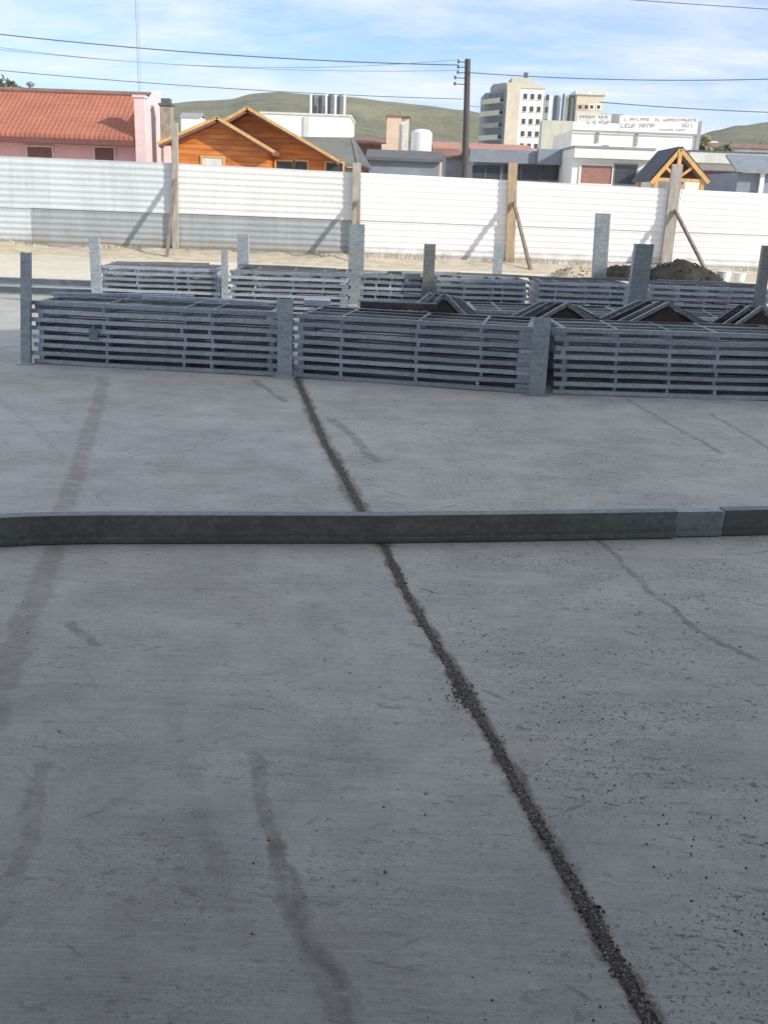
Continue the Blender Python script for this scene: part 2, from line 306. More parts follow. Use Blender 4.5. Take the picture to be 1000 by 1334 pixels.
# ------------------------------------------------------------------ mesh building
class MB:
    def __init__(s): s.bm = bmesh.new()
    def box(s, a, b):
        (x0, y0, z0), (x1, y1, z1) = a, b
        x0, x1 = min(x0, x1), max(x0, x1); y0, y1 = min(y0, y1), max(y0, y1); z0, z1 = min(z0, z1), max(z0, z1)
        v = [s.bm.verts.new(p) for p in ((x0, y0, z0), (x1, y0, z0), (x1, y1, z0), (x0, y1, z0), (x0, y0, z1), (x1, y0, z1), (x1, y1, z1), (x0, y1, z1))]
        for f in ((3, 2, 1, 0), (4, 5, 6, 7), (0, 1, 5, 4), (1, 2, 6, 5), (2, 3, 7, 6), (3, 0, 4, 7)): s.bm.faces.new([v[i] for i in f])
        return s
    def loft(s, rings, close=True, cap=True):
        vs = [[s.bm.verts.new(p) for p in r] for r in rings]; n = len(vs[0])
        for a, b in zip(vs[:-1], vs[1:]):
            for i in range(n if close else n-1):
                j = (i+1) % n
                s.bm.faces.new((a[i], a[j], b[j], b[i]))
        if cap and close:
            s.bm.faces.new(vs[0][::-1]); s.bm.faces.new(vs[-1])
        return s
    def prism(s, pts, off):                       # closed outline swept by a vector
        off = Vector(off); P = [Vector(p) for p in pts]
        return s.loft([P, [p+off for p in P]])
    def bar(s, a, b, w, d, up=(0, 0, 1)):          # rectangular bar a->b, w across, d along 'up'
        a, b = Vector(a), Vector(b); t = (b-a).normalized(); u = Vector(up); u = (u-t*u.dot(t))
        u = u.normalized() if u.length > 1e-5 else t.orthogonal().normalized()
        x = t.cross(u)*(w/2); u = u*(d/2)
        return s.loft([[p-x-u, p+x-u, p+x+u, p-x+u] for p in (a, b)])
    def section(s, a, b, prof, up=(0, 0, 1)):      # closed profile (side, up) swept a->b
        a, b = Vector(a), Vector(b); t = (b-a).normalized(); u = Vector(up); u = (u-t*u.dot(t)).normalized(); x = t.cross(u)
        return s.loft([[p+x*q[0]+u*q[1] for q in prof] for p in (a, b)])
    def tube(s, pts, r, n=8):
        pts = [Vector(p) for p in pts]; rr = r if isinstance(r, (list, tuple)) else [r]*len(pts); rings = []
        for i, p in enumerate(pts):
            t = (pts[min(i+1, len(pts)-1)]-pts[max(i-1, 0)]).normalized()
            u = t.cross(Vector((0, 1, 0)) if abs(t.y) < 0.9 else Vector((1, 0, 0))).normalized(); v = t.cross(u)
            rings.append([p+(u*math.cos(2*math.pi*k/n)+v*math.sin(2*math.pi*k/n))*rr[i] for k in range(n)])
        return s.loft(rings)
    def face(s, pts):
        s.bm.faces.new([s.bm.verts.new(p) for p in pts]); return s
    def build(s, name, mat, parent=None, loc=None, smooth=False, bevel=0.0):
        if bevel: bmesh.ops.bevel(s.bm, geom=list(s.bm.edges), offset=bevel, segments=1, affect='EDGES')
        org = Vector(loc) if loc is not None else (world_loc(parent) if parent else Vector((0, 0, 0)))
        for v in s.bm.verts: v.co -= org
        bmesh.ops.recalc_face_normals(s.bm, faces=list(s.bm.faces))
        me = bpy.data.meshes.new(name); s.bm.to_mesh(me); s.bm.free(); me.materials.append(M[mat] if isinstance(mat, str) else mat)
        if smooth:
            for p in me.polygons: p.use_smooth = True
        o = bpy.data.objects.new(name, me); COL.objects.link(o)
        if parent: o.parent = parent
        else: o.location = org
        return o
def world_loc(o):
    v = Vector((0, 0, 0))
    while o: v += o.location; o = o.parent
    return v
def empty(name, loc, label, cat, group=None):
    o = bpy.data.objects.new(name, None); COL.objects.link(o); o.location = loc; o.empty_display_size = 0.2
    return tag(o, label, cat, group)
def tag(o, label=None, cat=None, group=None, kind=None):
    if label: o['label'] = label
    if cat: o['category'] = cat
    if group: o['group'] = group
    if kind: o['kind'] = kind
    return o
def copy_tree(o, parent=None):
    c = o.copy(); COL.objects.link(c); c.parent = parent
    for ch in KIDS.get(o.name, []):
        copy_tree(ch, c)
    return c
KIDS = {}
def note_kids(root):
    for o in COL.objects:
        if o.parent: KIDS.setdefault(o.parent.name, [])
    for o in list(COL.objects):
        if o.parent and o not in KIDS[o.parent.name]: KIDS[o.parent.name].append(o)

# ------------------------------------------------------------------ ground
b = MB(); b.face([(-1500, -60, -0.03), (1500, -60, -0.03), (1500, 1700, -0.03), (-1500, 1700, -0.03)])
tag(b.build('ground', 'dirt'), kind='structure')
b = MB(); b.box((-30, -6, -0.28), (30, 17.6, 0.0))
tag(b.build('concrete_slab', 'slab'), kind='structure')

# the open joint: an irregular dirty strip, then loose gravel caught in it
J = [gnd(*p)+Vector((0.012*noise.noise((p[1]*0.02, 1, 1)), 0, 0)) for p in JP]
def jpos(t):
    i = min(int(t), len(J)-2); return J[i].lerp(J[i+1], t-i)
def jwide(y):
    return 0.5*(0.024+0.016*max(0.0, min(1.0, (y-4.4)/1.5))+0.012*noise.noise((y*7, 1, 0))+0.016*max(0, noise.noise((y*2.3, 5, 0)))+(0.03 if abs(y-3.08) < 0.12 else 0)*0.6)
b = MB(); lv, rv = [], []
K = 700
for k in range(K+1):
    p = jpos(k/K*(len(J)-1)); w = jwide(p.y)
    lv.append(b.bm.verts.new((p.x-w+0.006*noise.noise((p.y*40, 2, 0))+0.008*noise.noise((p.y*11, 7, 0)), p.y, 0.004)))
    rv.append(b.bm.verts.new((p.x+w+0.006*noise.noise((p.y*40, 9, 0))+0.008*noise.noise((p.y*11, 8, 0)), p.y, 0.004)))
for k in range(K): b.bm.faces.new((lv[k], rv[k], rv[k+1], lv[k+1]))
tag(b.build('joint_filler', 'jointfill'), kind='structure')

def pebble(bm, p, r):
    n = 6; rot = random.random()*6.28; q = [random.uniform(0.65, 1.25) for _ in range(n)]; e = random.uniform(0.7, 1.3)
    def V(k, s, z): 
        a = rot+k*2*math.pi/n; return bm.verts.new((p[0]+math.cos(a)*r*q[k]*s*e, p[1]+math.sin(a)*r*q[k]*s/e, p[2]+z))
    lo = [V(k, 0.95, -0.1*r) for k in range(n)]; mi = [V(k, 1.0, 0.35*r) for k in range(n)]; hi = [V(k, 0.55, 0.9*r) for k in range(n)]
    for k in range(n):
        j = (k+1) % n
        bm.faces.new((lo[k], lo[j], mi[j], mi[k])); bm.faces.new((mi[k], mi[j], hi[j], hi[k]))
    bm.faces.new(hi)
b = MB()
for _ in range(9500):
    t = random.random()**0.75*(len(J)-1); t = max(0.0, min(len(J)-1.001, t)); p = jpos(t); w = jwide(p.y)
    off = random.gauss(0, 0.62)*w
    rr = random.choice((0.0014, 0.002, 0.0024, 0.003, 0.0042))*random.uniform(0.8, 1.25); pebble(b.bm, (p.x+off, p.y+random.uniform(-.01, .01), 0.003-0.35*rr), rr)
for _ in range(140):                       # a small heap of crumbs where the joint edge has broken
    a = random.random()*6.28; rr = abs(random.gauss(0, 0.035))
    p = gnd(600, 905); pebble(b.bm, (p.x+math.cos(a)*rr, p.y+math.sin(a)*rr*1.5, 0.003), random.uniform(0.0015, 0.0045))
tag(b.build('gravel', 'gravel'), kind='stuff', label='loose grey gravel caught along the open joint of the concrete', cat='gravel')
b = MB()
for _ in range(3000):
    y = 1.5+8.5*random.random()**1.5; s = noise.noise((y*1.7, 3.3, 0))
    jx = min(J, key=lambda q: abs(q.y-y)).x
    if random.random() < 0.62: x = jx+abs(random.gauss(0, 0.45))+0.02
    else: x = random.uniform(-0.42*y-0.3, 0.42*y+0.3)
    if noise.noise((x*2.2, y*1.6, 2.0)) < -0.02: continue
    if 4.25 < y-0.13*x < 4.75: continue
    pebble(b.bm, (x, y, 0.0), random.choice((0.0012, 0.0015, 0.0018, 0.002, 0.0024, 0.0036)))
tag(b.build('debris', 'gravel'), kind='stuff', label='dark crumbs and grit scattered over the concrete floor', cat='grit')

# ------------------------------------------------------------------ long channels lying in front
def chan_profile(h, d, t, groove=True):
    # web towards -side (viewer), flanges to +side, with return lips
    w = [(0, 0)]
    if groove: w += [(0, h*0.16), (0.007, h*0.19), (0.007, h*0.27), (0, h*0.30)]
    w += [(0, h), (d, h), (d, h-0.022), (d-t, h-0.022), (d-t, h-t), (t, h-t), (t, t), (d-t, t), (d-t, 0.022), (d, 0.022), (d, 0)]
    return w
def long_channel(name, pts, h, d, label, z0=0.006, mat='galv_dark'):
    base = Vector((pts[0].x, pts[0].y, 0)); b = MB(); prof = chan_profile(h, d, 0.003)
    rings = []
    for i, p in enumerate(pts):
        t = (pts[min(i+1, len(pts)-1)]-pts[max(i-1, 0)]).normalized(); s = Vector((-t.y, t.x, 0)).normalized()
        rings.append([Vector((p.x, p.y, z0))+s*q[0]+Vector((0, 0, q[1])) for q in prof])
    b.loft(rings)
    o = b.build(name, mat, loc=base); return tag(o, label, 'steel beam', 'steel channels lying across the floor')
H = 0.137
long_channel('steel_channel', [gnd(-330, 737), gnd(-60, 717), gnd(0, 713.2), gnd(40, 711.3), gnd(80, 710), gnd(130, 709.2), gnd(250, 708.8), gnd(500, 708.5), gnd(700, 705.5), gnd(878, 702)], H, 0.06,
             'long dull galvanized channel lying across the concrete, left of the seam')
e = gnd(880, 702)
pl = [gnd(879, 700.5)+Vector((0, 0.0, 0)), gnd(938, 699.5)]
long_channel('steel_channel', pl, H-0.006, 0.055, 'short lighter channel piece joining the long channel to the right end', mat='galv_mid')
long_channel('steel_channel', [gnd(939, 699), gnd(1000, 697.5), gnd(1320, 690)], H-0.003, 0.06, 'dark channel running out of the picture on the right, past the short joining piece')

# ------------------------------------------------------------------ stacks of steel frames
PITCHZ = 0.076
def make_frame(Lx, D, style, seed, top=False):
    rnd = random.Random(seed)
    root = bpy.data.objects.new('lattice_girder', None); COL.objects.link(root); root.empty_display_size = 0.2
    h = 0.037; t = 0.004; d = 0.035
    z0 = 0.0
    def rail(y, s, mat='galv'):
        pr = [(0, 0), (0, h), (d, h), (d, h-0.012), (d-t, h-0.012), (d-t, h-t), (t, h-t), (t, t), (d-t, t), (d-t, 0.012), (d, 0.012), (d, 0)]
        b = MB(); rings = []
        for x in (0.0, Lx*0.33, Lx*0.66, Lx):
            yy = y+0.02*rnd.uniform(-1, 0.4)*s*(-s); zz = rnd.uniform(-.005, .004)
            rings.append([Vector((x, yy+s*q[0], z0+q[1]+zz)) for q in pr])
        b.loft(rings); return b.build('rail', mat, root)
    rail(0, 1); rail(D, -1, 'galv_dark')  # rear and inner rails darker: shade inside the stack put into their colour
    for fy in (0.2, 0.41, 0.62, 0.83):
        if rnd.random() < 0.12: continue
        y = D*fy+rnd.uniform(-.02, .02); e = rnd.uniform(0.0, 0.05); b = MB(); b.box((0.01+e, y, z0+0.001), (Lx-0.01-e*0.6, y+0.035, z0+h-rnd.uniform(0, .012))); b.build('rail', 'galv_dark' if rnd.random() < 0.4 else 'galv_mid', root)
    xs = {0: (0.03, 0.30, 0.62, 0.735, 0.965), 1: (0.035, 0.2, 0.52, 0.78, 0.96), 2: (0.04, 0.25, 0.47, 0.66, 0.955)}[style]
    for k, fx in enumerate(xs):
        w = 0.045 if k in (0, len(xs)-1) else 0.026
        x = fx*Lx+rnd.uniform(-.012, .012); b = MB()
        b.box((x-w/2, 0.037, z0+0.002), (x+w/2, D-0.037, z0+PITCHZ-0.002) if not top else (x+w/2, D-0.037, z0+h-0.004)); b.build('cross_member', 'galv_dark' if top else 'galv', root)  # top cross members take the dark steel so the shaded lid reads dark
    for k in range(len(xs)-1):
        if (k+seed) % 2: continue
        continue
        b = MB(); b.bar((xs[k]*Lx+0.04, 0.05, z0+h*0.5), (xs[k+1]*Lx-0.04, D-0.05, z0+h*0.5), 0.03, h*0.8); b.build('diagonal_brace', 'galv', root)
    if style == 1 and not top:
        b = MB(); b.box((0.93*Lx, 0.006, z0+h+0.001), (0.985*Lx, 0.034, z0+PITCHZ-0.004)); b.build('end_block', 'galv', root)
    return root
ORD = ['bottom', 'second from bottom', 'third from bottom', 'fourth from bottom', 'fourth from top', 'third from top', 'second from top', 'topmost']
ORD6 = ['bottom', 'second from bottom', 'third from bottom', 'third from top', 'second from top', 'topmost']
def stack(a, bpt, D, n, style, where, group, jit=0.006):
    a, bpt = Vector(a), Vector(bpt); v = bpt-a; ang = math.atan2(v.y, v.x); Lx = v.length
    p0 = make_frame(Lx, D, style, 1+style); p1 = make_frame(Lx, D, style, 2+style); pt = make_frame(Lx, D, style, 3+style, True)
    protos = (p0, p1); note_kids(None)
    for k in range(n):
        o = pt if k == n-1 else protos[k] if k < 2 else copy_tree(protos[k % 2])
        s = Vector((math.cos(ang), math.sin(ang), 0))
        o.location = a+s*random.uniform(-0.014, 0.014)+Vector((0, random.uniform(-jit, jit*3), 0.006+k*PITCHZ))
        o.rotation_euler = (0, 0, ang+random.uniform(-0.006, 0.006))
        tag(o, '%s galvanized girder in %s' % ({8: ORD, 6: ORD6, 5: ['bottom', 'second from bottom', 'middle', 'second from top', 'topmost']}[n][k], where), 'steel girder', group)
G1 = 'steel girders stacked in the front row'; G2 = 'steel girders stacked in the rear rows'
fa = [gnd(44, 474), gnd(361, 491), gnd(381, 492), gnd(694, 514), gnd(718, 514.5), (3.56, 8.66, 0)]
stack(fa[0], fa[1], 0.74, 8, 0, 'the front stack beside the tall left corner post', G1)
stack(fa[2], fa[3], 0.74, 8, 1, 'the middle front stack between the two short posts', G1)
stack(fa[4], fa[5], 0.74, 8, 2, 'the right front stack cut by the picture edge', G1)
ry = 13.7
def rx(px): return at(px, 345, ry).x
rear = [(130, 285, 'the lit rear stack farthest left'), (298, 455, 'the second rear stack from the left'), (468, 556, 'the narrow rear stack left of the dark upright'), (570, 690, 'the rear stack under the timber fence post'), (702, 826, 'the rear stack behind the tall bright upright'), (846, 1015, 'the rear stack below the dark soil pile')]
for i, (p, q, w) in enumerate(rear):
    stack((rx(p), ry+random.uniform(-.05, .05), 0), (rx(q), ry+random.uniform(-.05, .05), 0), 0.9, 8, i % 3, w, G2)
my = 11.3
stack((at(610, 390, my).x, my, 0), (at(822, 390, my).x, my+0.05, 0), 0.9, 6, 1, 'the middle row stack left of the dark leaning upright', G2)
stack((at(853, 390, my).x, my+0.05, 0), (at(1040, 390, my).x, my-0.05, 0), 0.9, 6, 2, 'the middle row stack right of the dark leaning upright', G2)
for p, q, st, w in ((388, 600, 0, 'the low stack hidden behind the middle front stack'), (625, 812, 1, 'the low stack behind the short right upright'), (836, 1040, 2, 'the low stack behind the right front stack')):
    stack((at(p, 420, 9.5).x, 9.55, 0), (at(q, 420, 9.5).x, 9.5, 0), 0.8, 5, st, w, G2)

# uprights
def upright(px, top, wpx, Y, label, lean=0.0, mat='galv_post', base=None, z1=None):
    t = at(px, top, Y); x = base if base is not None else t.x; w = wpx/F*(Y*1.02); z1 = z1 or t.z; d = max(0.05, w*0.6)
    root = empty('steel_upright', (x, Y, 0), label, 'steel post', 'steel uprights standing among the stacks')
    h = w/2; s = 0.004; l = 0.015
    pr = [(-h, 0), (h, 0), (h, d), (h-l, d), (h-l, d-s), (h-s, d-s), (h-s, s), (-h+s, s), (-h+s, d-s), (-h+l, d-s), (-h+l, d), (-h, d)]
    b = MB(); b.loft([[Vector((x+q[0]+(t.x-x if zz > 0.1 else 0)+lean*(0 if zz < .1 else 1), Y+q[1], zz)) for q in pr] for zz in (0.012, z1)])
    b.build('channel', mat, root)
    b = MB(); b.box((x-h-0.03, Y-0.03, 0.002), (x+h+0.03, Y+d+0.03, 0.011)); b.build('base_plate', mat, root)
    return root
upright(33, 329, 12, 9.14, 'tall galvanized upright at the left front corner of the stacks', base=gnd(37, 473).x)
upright(371, 389, 19, 8.93, 'short wide upright between the left and middle front stacks', z1=0.70)
upright(706, 426, 21, 8.52, 'short wide upright between the middle and right front stacks', z1=0.66)
upright(122, 310, 12, 13.6, 'pale upright at the left end of the lit rear stack')
upright(292, 325, 8, 13.62, 'thin edge-on upright between the first and second rear stacks')
upright(316, 305, 14, 15.4, 'faint pale upright standing behind the second rear stack')
upright(465, 292, 19, 15.5, 'broad pale upright standing in front of the second timber fence post')
upright(560, 318, 14, 13.55, 'dark upright between the fence posts, with bright fence behind it', mat='galv_dark')
upright(650, 317, 11, 15.3, 'narrow pale upright just left of the third timber fence post')
upright(786, 278, 17, 14.85, 'tallest brightest upright, in front of the white fence', base=at(781, 372, 14.85).x)
upright(840, 318, 22, 11.22, 'broad dark leaning upright in front of the small soil heap', mat='galv_post', base=at(832, 400, 11.22).x-0.05)
upright(1000, 320, 12, 13.2, 'dark upright cut by the right edge of the picture', mat='galv_dark')

# bent roof trusses lying in nests on top of the front row
def nest(pxa, pya, half, Y, n, place, mats, zbase=0.372):
    ap = at(pxa, pya, Y)
    for k in range(n):
        y = Y+0.065*k; hz = max(0.1, ap.z-zbase)-0.012*k*(1 if k % 2 else 0.4); dx = 0.03*k*(1 if k % 2 else -1)
        root = empty('roof_truss', (ap.x+dx, y, zbase), '%s bent steel truss in the nest %s' % (['front', 'second', 'third', 'fourth', 'fifth', 'sixth', 'rear'][k if k < n-1 else 6], place), 'steel truss', 'bent roof trusses nested on the stacks')
        A = Vector((ap.x+dx, y, zbase+hz)); Lp = Vector((ap.x+dx-half, y, zbase+0.025)); Rp = Vector((ap.x+dx+half, y, zbase+0.025))
        for P in (Lp, Rp):
            b = MB(); b.bar(P, A, 0.045, 0.032); b.build('rafter', mats[k % len(mats)], root)
        b = MB(); b.bar(Lp+Vector((0.03, 0, 0)), Rp-Vector((0.03, 0, 0)), 0.03, 0.028); b.build('tie', mats[(k+1) % len(mats)], root)
        b = MB(); b.bar(Lp.lerp(A, 0.5)-Vector((0, 0, 0.015)), Vector((ap.x+dx-half*0.2, y, zbase+0.03)), 0.02, 0.02); b.build('strut', 'pipe_dark', root)
        b = MB(); b.bar(Rp.lerp(A, 0.5)-Vector((0, 0, 0.015)), Vector((ap.x+dx+half*0.2, y, zbase+0.03)), 0.02, 0.02)
        b.build('strut', 'pipe_dark', root)
        b = MB(); b.prism([Lp.lerp(A, 0.45)+Vector((0, 0.006, -0.03)), A+Vector((0, 0.006, -0.04)), Rp.lerp(A, 0.45)+Vector((0, 0.006, -0.03))], (0, 0.006, 0)); b.build('dark_infill', 'infill', root)  # added dark sheet, stands in for the dark interior of the nest
nest(738, 396, 0.46, 9.56, 7, 'behind the short right upright', ['galv_mid', 'galv_dark', 'pipe_dark'])
nest(870, 395, 0.58, 9.56, 7, 'behind the right front stack', ['galv_mid', 'pipe_dark', 'galv_dark'])
nest(992, 400, 0.40, 9.56, 6, 'cut by the right picture edge', ['galv_mid', 'pipe_dark', 'galv_dark'])
nest(578, 384, 0.34, 9.62, 6, 'behind the middle front stack', ['galv_mid', 'galv', 'galv_dark'])
# dark bars lying on top of the middle front stack
for (p, q, y, lb) in ((470, 568, 393, 'dark steel bar lying on top of the middle front stack'), (398, 432, 392, 'short steel offcut lying at the left end of the middle front stack')):
    A = at(p, y, 9.3); Bq = at(q, y+3, 9.3); b = MB(); b.bar((A.x, 9.12, 0.66), (Bq.x, 9.12, 0.66), 0.09, 0.06)
    tag(b.build('steel_bar', 'pipe_dark' if p > 450 else 'galv', loc=(A.x, 9.12, 0.63), bevel=0.006), lb, 'steel bar')
rb = random.Random(11)
for k, (p, q, yy, sk, lb) in enumerate(((150, 270, 13.95, 0.25, 'loose thin bar lying over the lit rear stack farthest left'), (310, 440, 14.1, -0.2, 'loose thin bar lying over the second rear stack'), (475, 600, 13.95, 0.3, 'loose thin bar bridging the narrow rear stack'),
        (585, 720, 14.0, -0.25, 'loose thin bar over the rear stack under the timber post'), (710, 850, 14.0, 0.22, 'loose thin bar over the rear stack by the tallest upright'), (860, 985, 14.05, -0.2, 'loose thin bar over the rear stack below the dark soil'),
        (70, 250, 9.6, 0.12, 'loose bar lying along the top of the left front stack'), (180, 350, 9.45, -0.16, 'short loose bar lying askew on the left front stack'))):
    zt_ = 0.006+7*PITCHZ+0.055+0.012; A = at(p, 350, yy); Bq = at(q, 350, yy)
    a_ = Vector((A.x, yy-sk*0.7, zt_)); b_ = Vector((Bq.x, yy+sk*0.7, zt_+0.008)); m_ = a_.lerp(b_, 0.5)+Vector((0, 0.01, 0.006))
    b = MB(); b.bar(a_, m_, 0.04, 0.028); b.bar(m_, b_, 0.04, 0.028)
    tag(b.build('loose_bar', rb.choice(('galv', 'galv_mid', 'galv_dark')), loc=a_), lb, 'steel bar', 'loose bars thrown on the stacks')
# long pale channels lying on the ground at the left
for k, (py, lb) in enumerate(((381, 'lower pale steel beam lying on the yard at the left edge'), (369, 'upper pale steel beam lying on the yard at the left edge'))):
    p = gnd(0, py); b = MB(); b.section((p.x-6, p.y, 0.004), (p.x+3.1, p.y-0.1, 0.004), [(0, 0), (0.1, 0), (0.1, 0.008), (0.008, 0.008), (0.008, 0.102), (0.1, 0.102), (0.1, 0.11), (0, 0.11)])
    tag(b.build('steel_beam', 'galv_post', loc=(p.x, p.y, 0)), lb, 'steel beam', 'pale beams lying at the left edge')
# teal tag hanging in the left front stack
p = at(122, 436, 9.1)
b = MB(); b.box((p.x-0.038, 9.095, p.z-0.05), (p.x+0.038, 9.103, p.z+0.05)); b.box((p.x-0.01, 9.097, p.z+0.05), (p.x+0.01, 9.101, p.z+0.08))
tag(b.build('paper_tag', 'label', loc=(p.x, 9.1, p.z)), 'small teal tag hanging on the left front stack', 'tag')

# ------------------------------------------------------------------ sheet metal fence
FY = 26.0
fence = empty('sheet_metal_fence', (0, FY, 0), 'long fence of pale horizontally ribbed metal sheets on timber posts', 'fence')
def sheet_panel(x0, x1, z0, z1, z0b, z1b, mat, yoff=0.0):
    n = max(4, int(round((z1-z0)/0.0375))); b = MB(); prev = None
    prof = [0.0, 0.0, 0.013, 0.013]
    L_, R_ = [], []
    for k in range(n+1):
        t = k/n; y = FY+yoff+prof[k % 4]
        L_.append((x0, y, z0+(z1-z0)*t)); R_.append((x1, y, z0b+(z1b-z0b)*t))
    b.loft([L_, R_], close=False, cap=False)
    o = b.build('sheet', mat, fence)
    md = o.modifiers.new('thickness', 'SOLIDIFY'); md.thickness = 0.002; md.offset = 1
    return o
def ftop(x): 
    return 2.23-0.014*(x+9.5) if x > -5.6 else 2.19
posts_px = [(228, 160), (465, 213), (668, 213), (881, 200)]
px_x = [at(p[0], 300, FY).x for p in posts_px]
edges = [-22, -17.6, -13.4, at(41, 300, FY).x, px_x[0], px_x[1], px_x[2], px_x[3], 11.9, 16.5, 21]
MID = 1.02
for i, (x0, x1) in enumerate(zip(edges[:-1], edges[1:])):
    up = 'sheet_grey' if x1 <= px_x[0]+0.1 else 'sheet_pale' if x1 <= px_x[1]+0.1 else 'sheet_white'
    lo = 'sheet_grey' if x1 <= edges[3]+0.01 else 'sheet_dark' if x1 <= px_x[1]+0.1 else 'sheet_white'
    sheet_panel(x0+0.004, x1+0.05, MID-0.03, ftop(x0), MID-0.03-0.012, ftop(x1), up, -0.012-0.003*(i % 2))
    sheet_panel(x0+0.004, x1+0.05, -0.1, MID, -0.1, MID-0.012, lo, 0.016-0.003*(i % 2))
b = MB(); b.box((-22, FY+0.07, 0.5), (21, FY+0.115, 0.59)); b.box((-22, FY+0.07, 1.55), (21, FY+0.115, 1.64)); b.build('cross_rail', 'timber', fence)
def fence_post(px, top, botpx, w, mat, foot, d=0.11, attach=1.45, side=0.2):
    T = at(px, top, FY-0.1); Bx = at(botpx, 340, FY-0.1).x; b = MB()
    b.bar((Bx, FY-0.09, -0.1), (T.x, FY-0.09, T.z), w, d, up=(0, 1, 0)); b.build('post', mat, fence)
    ax = Bx+(T.x-Bx)*attach/max(T.z, 0.1)
    b = MB(); b.bar((ax+w*0.2, FY-0.16, attach), (Bx+foot, FY-1.5, -0.02), 0.07, 0.07); b.build('brace', 'timber_dark', fence)
fence_post(228, 160, 229, 0.14, 'timber_pale', 0.08, attach=1.8)
fence_post(465, 212, 463, 0.20, 'timber_pale', 0.12)
fence_post(668, 212, 664, 0.22, 'timber', 0.36, attach=1.55)
fence_post(882, 214, 867, 0.26, 'timber_pale', 0.72, attach=1.5)

# low bank of dirt along the foot of the fence
b = MB(); xs = [-24+0.16*k for k in range(300)]; rows = []
for j, (dy, hh) in enumerate(((-1.9, -0.02), (-1.5, 0.02), (-1.1, 0.06), (-0.7, 0.09), (-0.4, 0.11), (-0.12, 0.13))):
    rows.append([b.bm.verts.new((x, FY+dy+0.25*noise.noise((x*0.7, j, 4)), hh*(1+1.0*noise.noise((x*0.9, dy, 1))+0.45*noise.noise((x*3.1, dy*3, 1))) if j else -0.03)) for x in xs])
for r0, r1 in zip(rows[:-1], rows[1:]):
    for k in range(len(xs)-1): b.bm.faces.new((r0[k], r0[k+1], r1[k+1], r1[k]))
tag(b.build('dirt_bank', 'sand', smooth=True), kind='structure')

def heap(c, rx_, ry_, h, mat, label, seed, rough=0.3):
    b = MB(); n = 30; mm = 9; rings = []
    for i in range(mm+1):
        t = i/mm; ring = []
        for k in range(n):
            a = 2*math.pi*k/n; r = 1-t*0.985
            q = Vector((math.cos(a)*r*rx_, math.sin(a)*r*ry_, 0)); nz = noise.noise((q.x*2.3+seed, q.y*2.3, t*2)); n2 = noise.noise((q.x*7+seed, q.y*7, 3))
            rr = 1+0.22*noise.noise((math.cos(a)*1.3+seed, math.sin(a)*1.3, 0))
            z = h*(1-r*r)**0.9*(1+rough*nz+rough*0.5*n2)
            ring.append(Vector((c[0]+q.x*rr, c[1]+q.y*rr, c[2]+max(z, 0)-0.02)))
        rings.append(ring)
    b.loft(rings); 
    for _ in range(160):
        a = random.random()*6.28; r = random.random()**0.5*1.05; z = h*max(0, 1-r*r)**0.9*0.95
        pebble(b.bm, (c[0]+math.cos(a)*r*rx_, c[1]+math.sin(a)*r*ry_, c[2]+z), random.uniform(0.012, 0.035))
    return tag(b.build('soil_heap', mat, loc=c), label, 'soil heap', 'heaps of soil along the fence')
g = gnd(888, 366); heap((g.x, g.y+0.2, 0), 1.0, 0.8, 0.42, 'soil', 'large dark heap of soil at the foot of the leaning fence post', 1)
g = gnd(815, 364); heap((g.x, g.y+0.4, 0), 0.6, 0.5, 0.3, 'soil', 'small dark heap of soil behind the broad leaning upright', 5)
g = gnd(757, 362); heap((g.x, g.y+0.5, 0), 0.6, 0.45, 0.22, 'sand', 'pale sandy heap beside the tall bright upright', 9)
for px, s, lb in ((941, 0.17, 'white tub lying right of the large soil heap, left one'), (962, 0.14, 'small white tub right of the large soil heap, right one')):
    g = gnd(px, 366); b = MB(); b.tube([(g.x, g.y, 0.0), (g.x, g.y, s*1.25), (g.x, g.y, s*1.28)], [s*0.8, s, s*1.06], 16)
    tag(b.build('bucket', 'bucket', loc=(g.x, g.y, 0)), lb, 'bucket', 'white tubs by the soil heap')

# ------------------------------------------------------------------ hills
RG = [(-500, 150), (-200, 146), (0, 143), (180, 140), (225, 136), (262, 133), (300, 130), (330, 122), (360, 120), (400, 123), (450, 125), (500, 131), (550, 136), (600, 142), (640, 150), (700, 163), (760, 176), (850, 183), (900, 180), (930, 170), (965, 163), (1000, 158), (1100, 148), (1250, 140), (1500, 150)]
def ridge(px):
    for (a, ya), (c, yc) in zip(RG[:-1], RG[1:]):
        if a <= px <= c:
            t = (px-a)/(c-a); t = t*t*(3-2*t)*0.5+t*0.5
            return ya+(yc-ya)*t
    return RG[-1][1]
b = MB(); grid = []; NX, NY = 260, 46; Y1 = 1050.0
for j in range(NY+1):
    Y = 330+(Y1-330)*j/NY if j <= 36 else None
    row = []
    for i in range(NX+1):
        px = -500+2000*i/NX; top = at(px, ridge(px), Y1)
        if j <= 36: t = j/36; Yj = 330+(Y1-330)*t
        else: t = 1-(j-36)/14; Yj = Y1+(j-36)*35
        dirx = top.x/Y1; x = dirx*Yj
        f = t*t*(3-2*t)*0.35+t*0.65
        hgt = top.z*f
        nz = noise.fractal((x*0.006, Yj*0.006, 0.3), 1.0, 2.0, 5)*9*min(1, 4*t*(1-t)+0.06) if j <= 36 else 0
        row.append(b.bm.verts.new((x, Yj, hgt+nz-0.5)))
    grid.append(row)
for j in range(NY):
    for i in range(NX): b.bm.faces.new((grid[j][i], grid[j][i+1], grid[j+1][i+1], grid[j+1][i]))
tag(b.build('hills', 'hill', smooth=True), kind='structure')

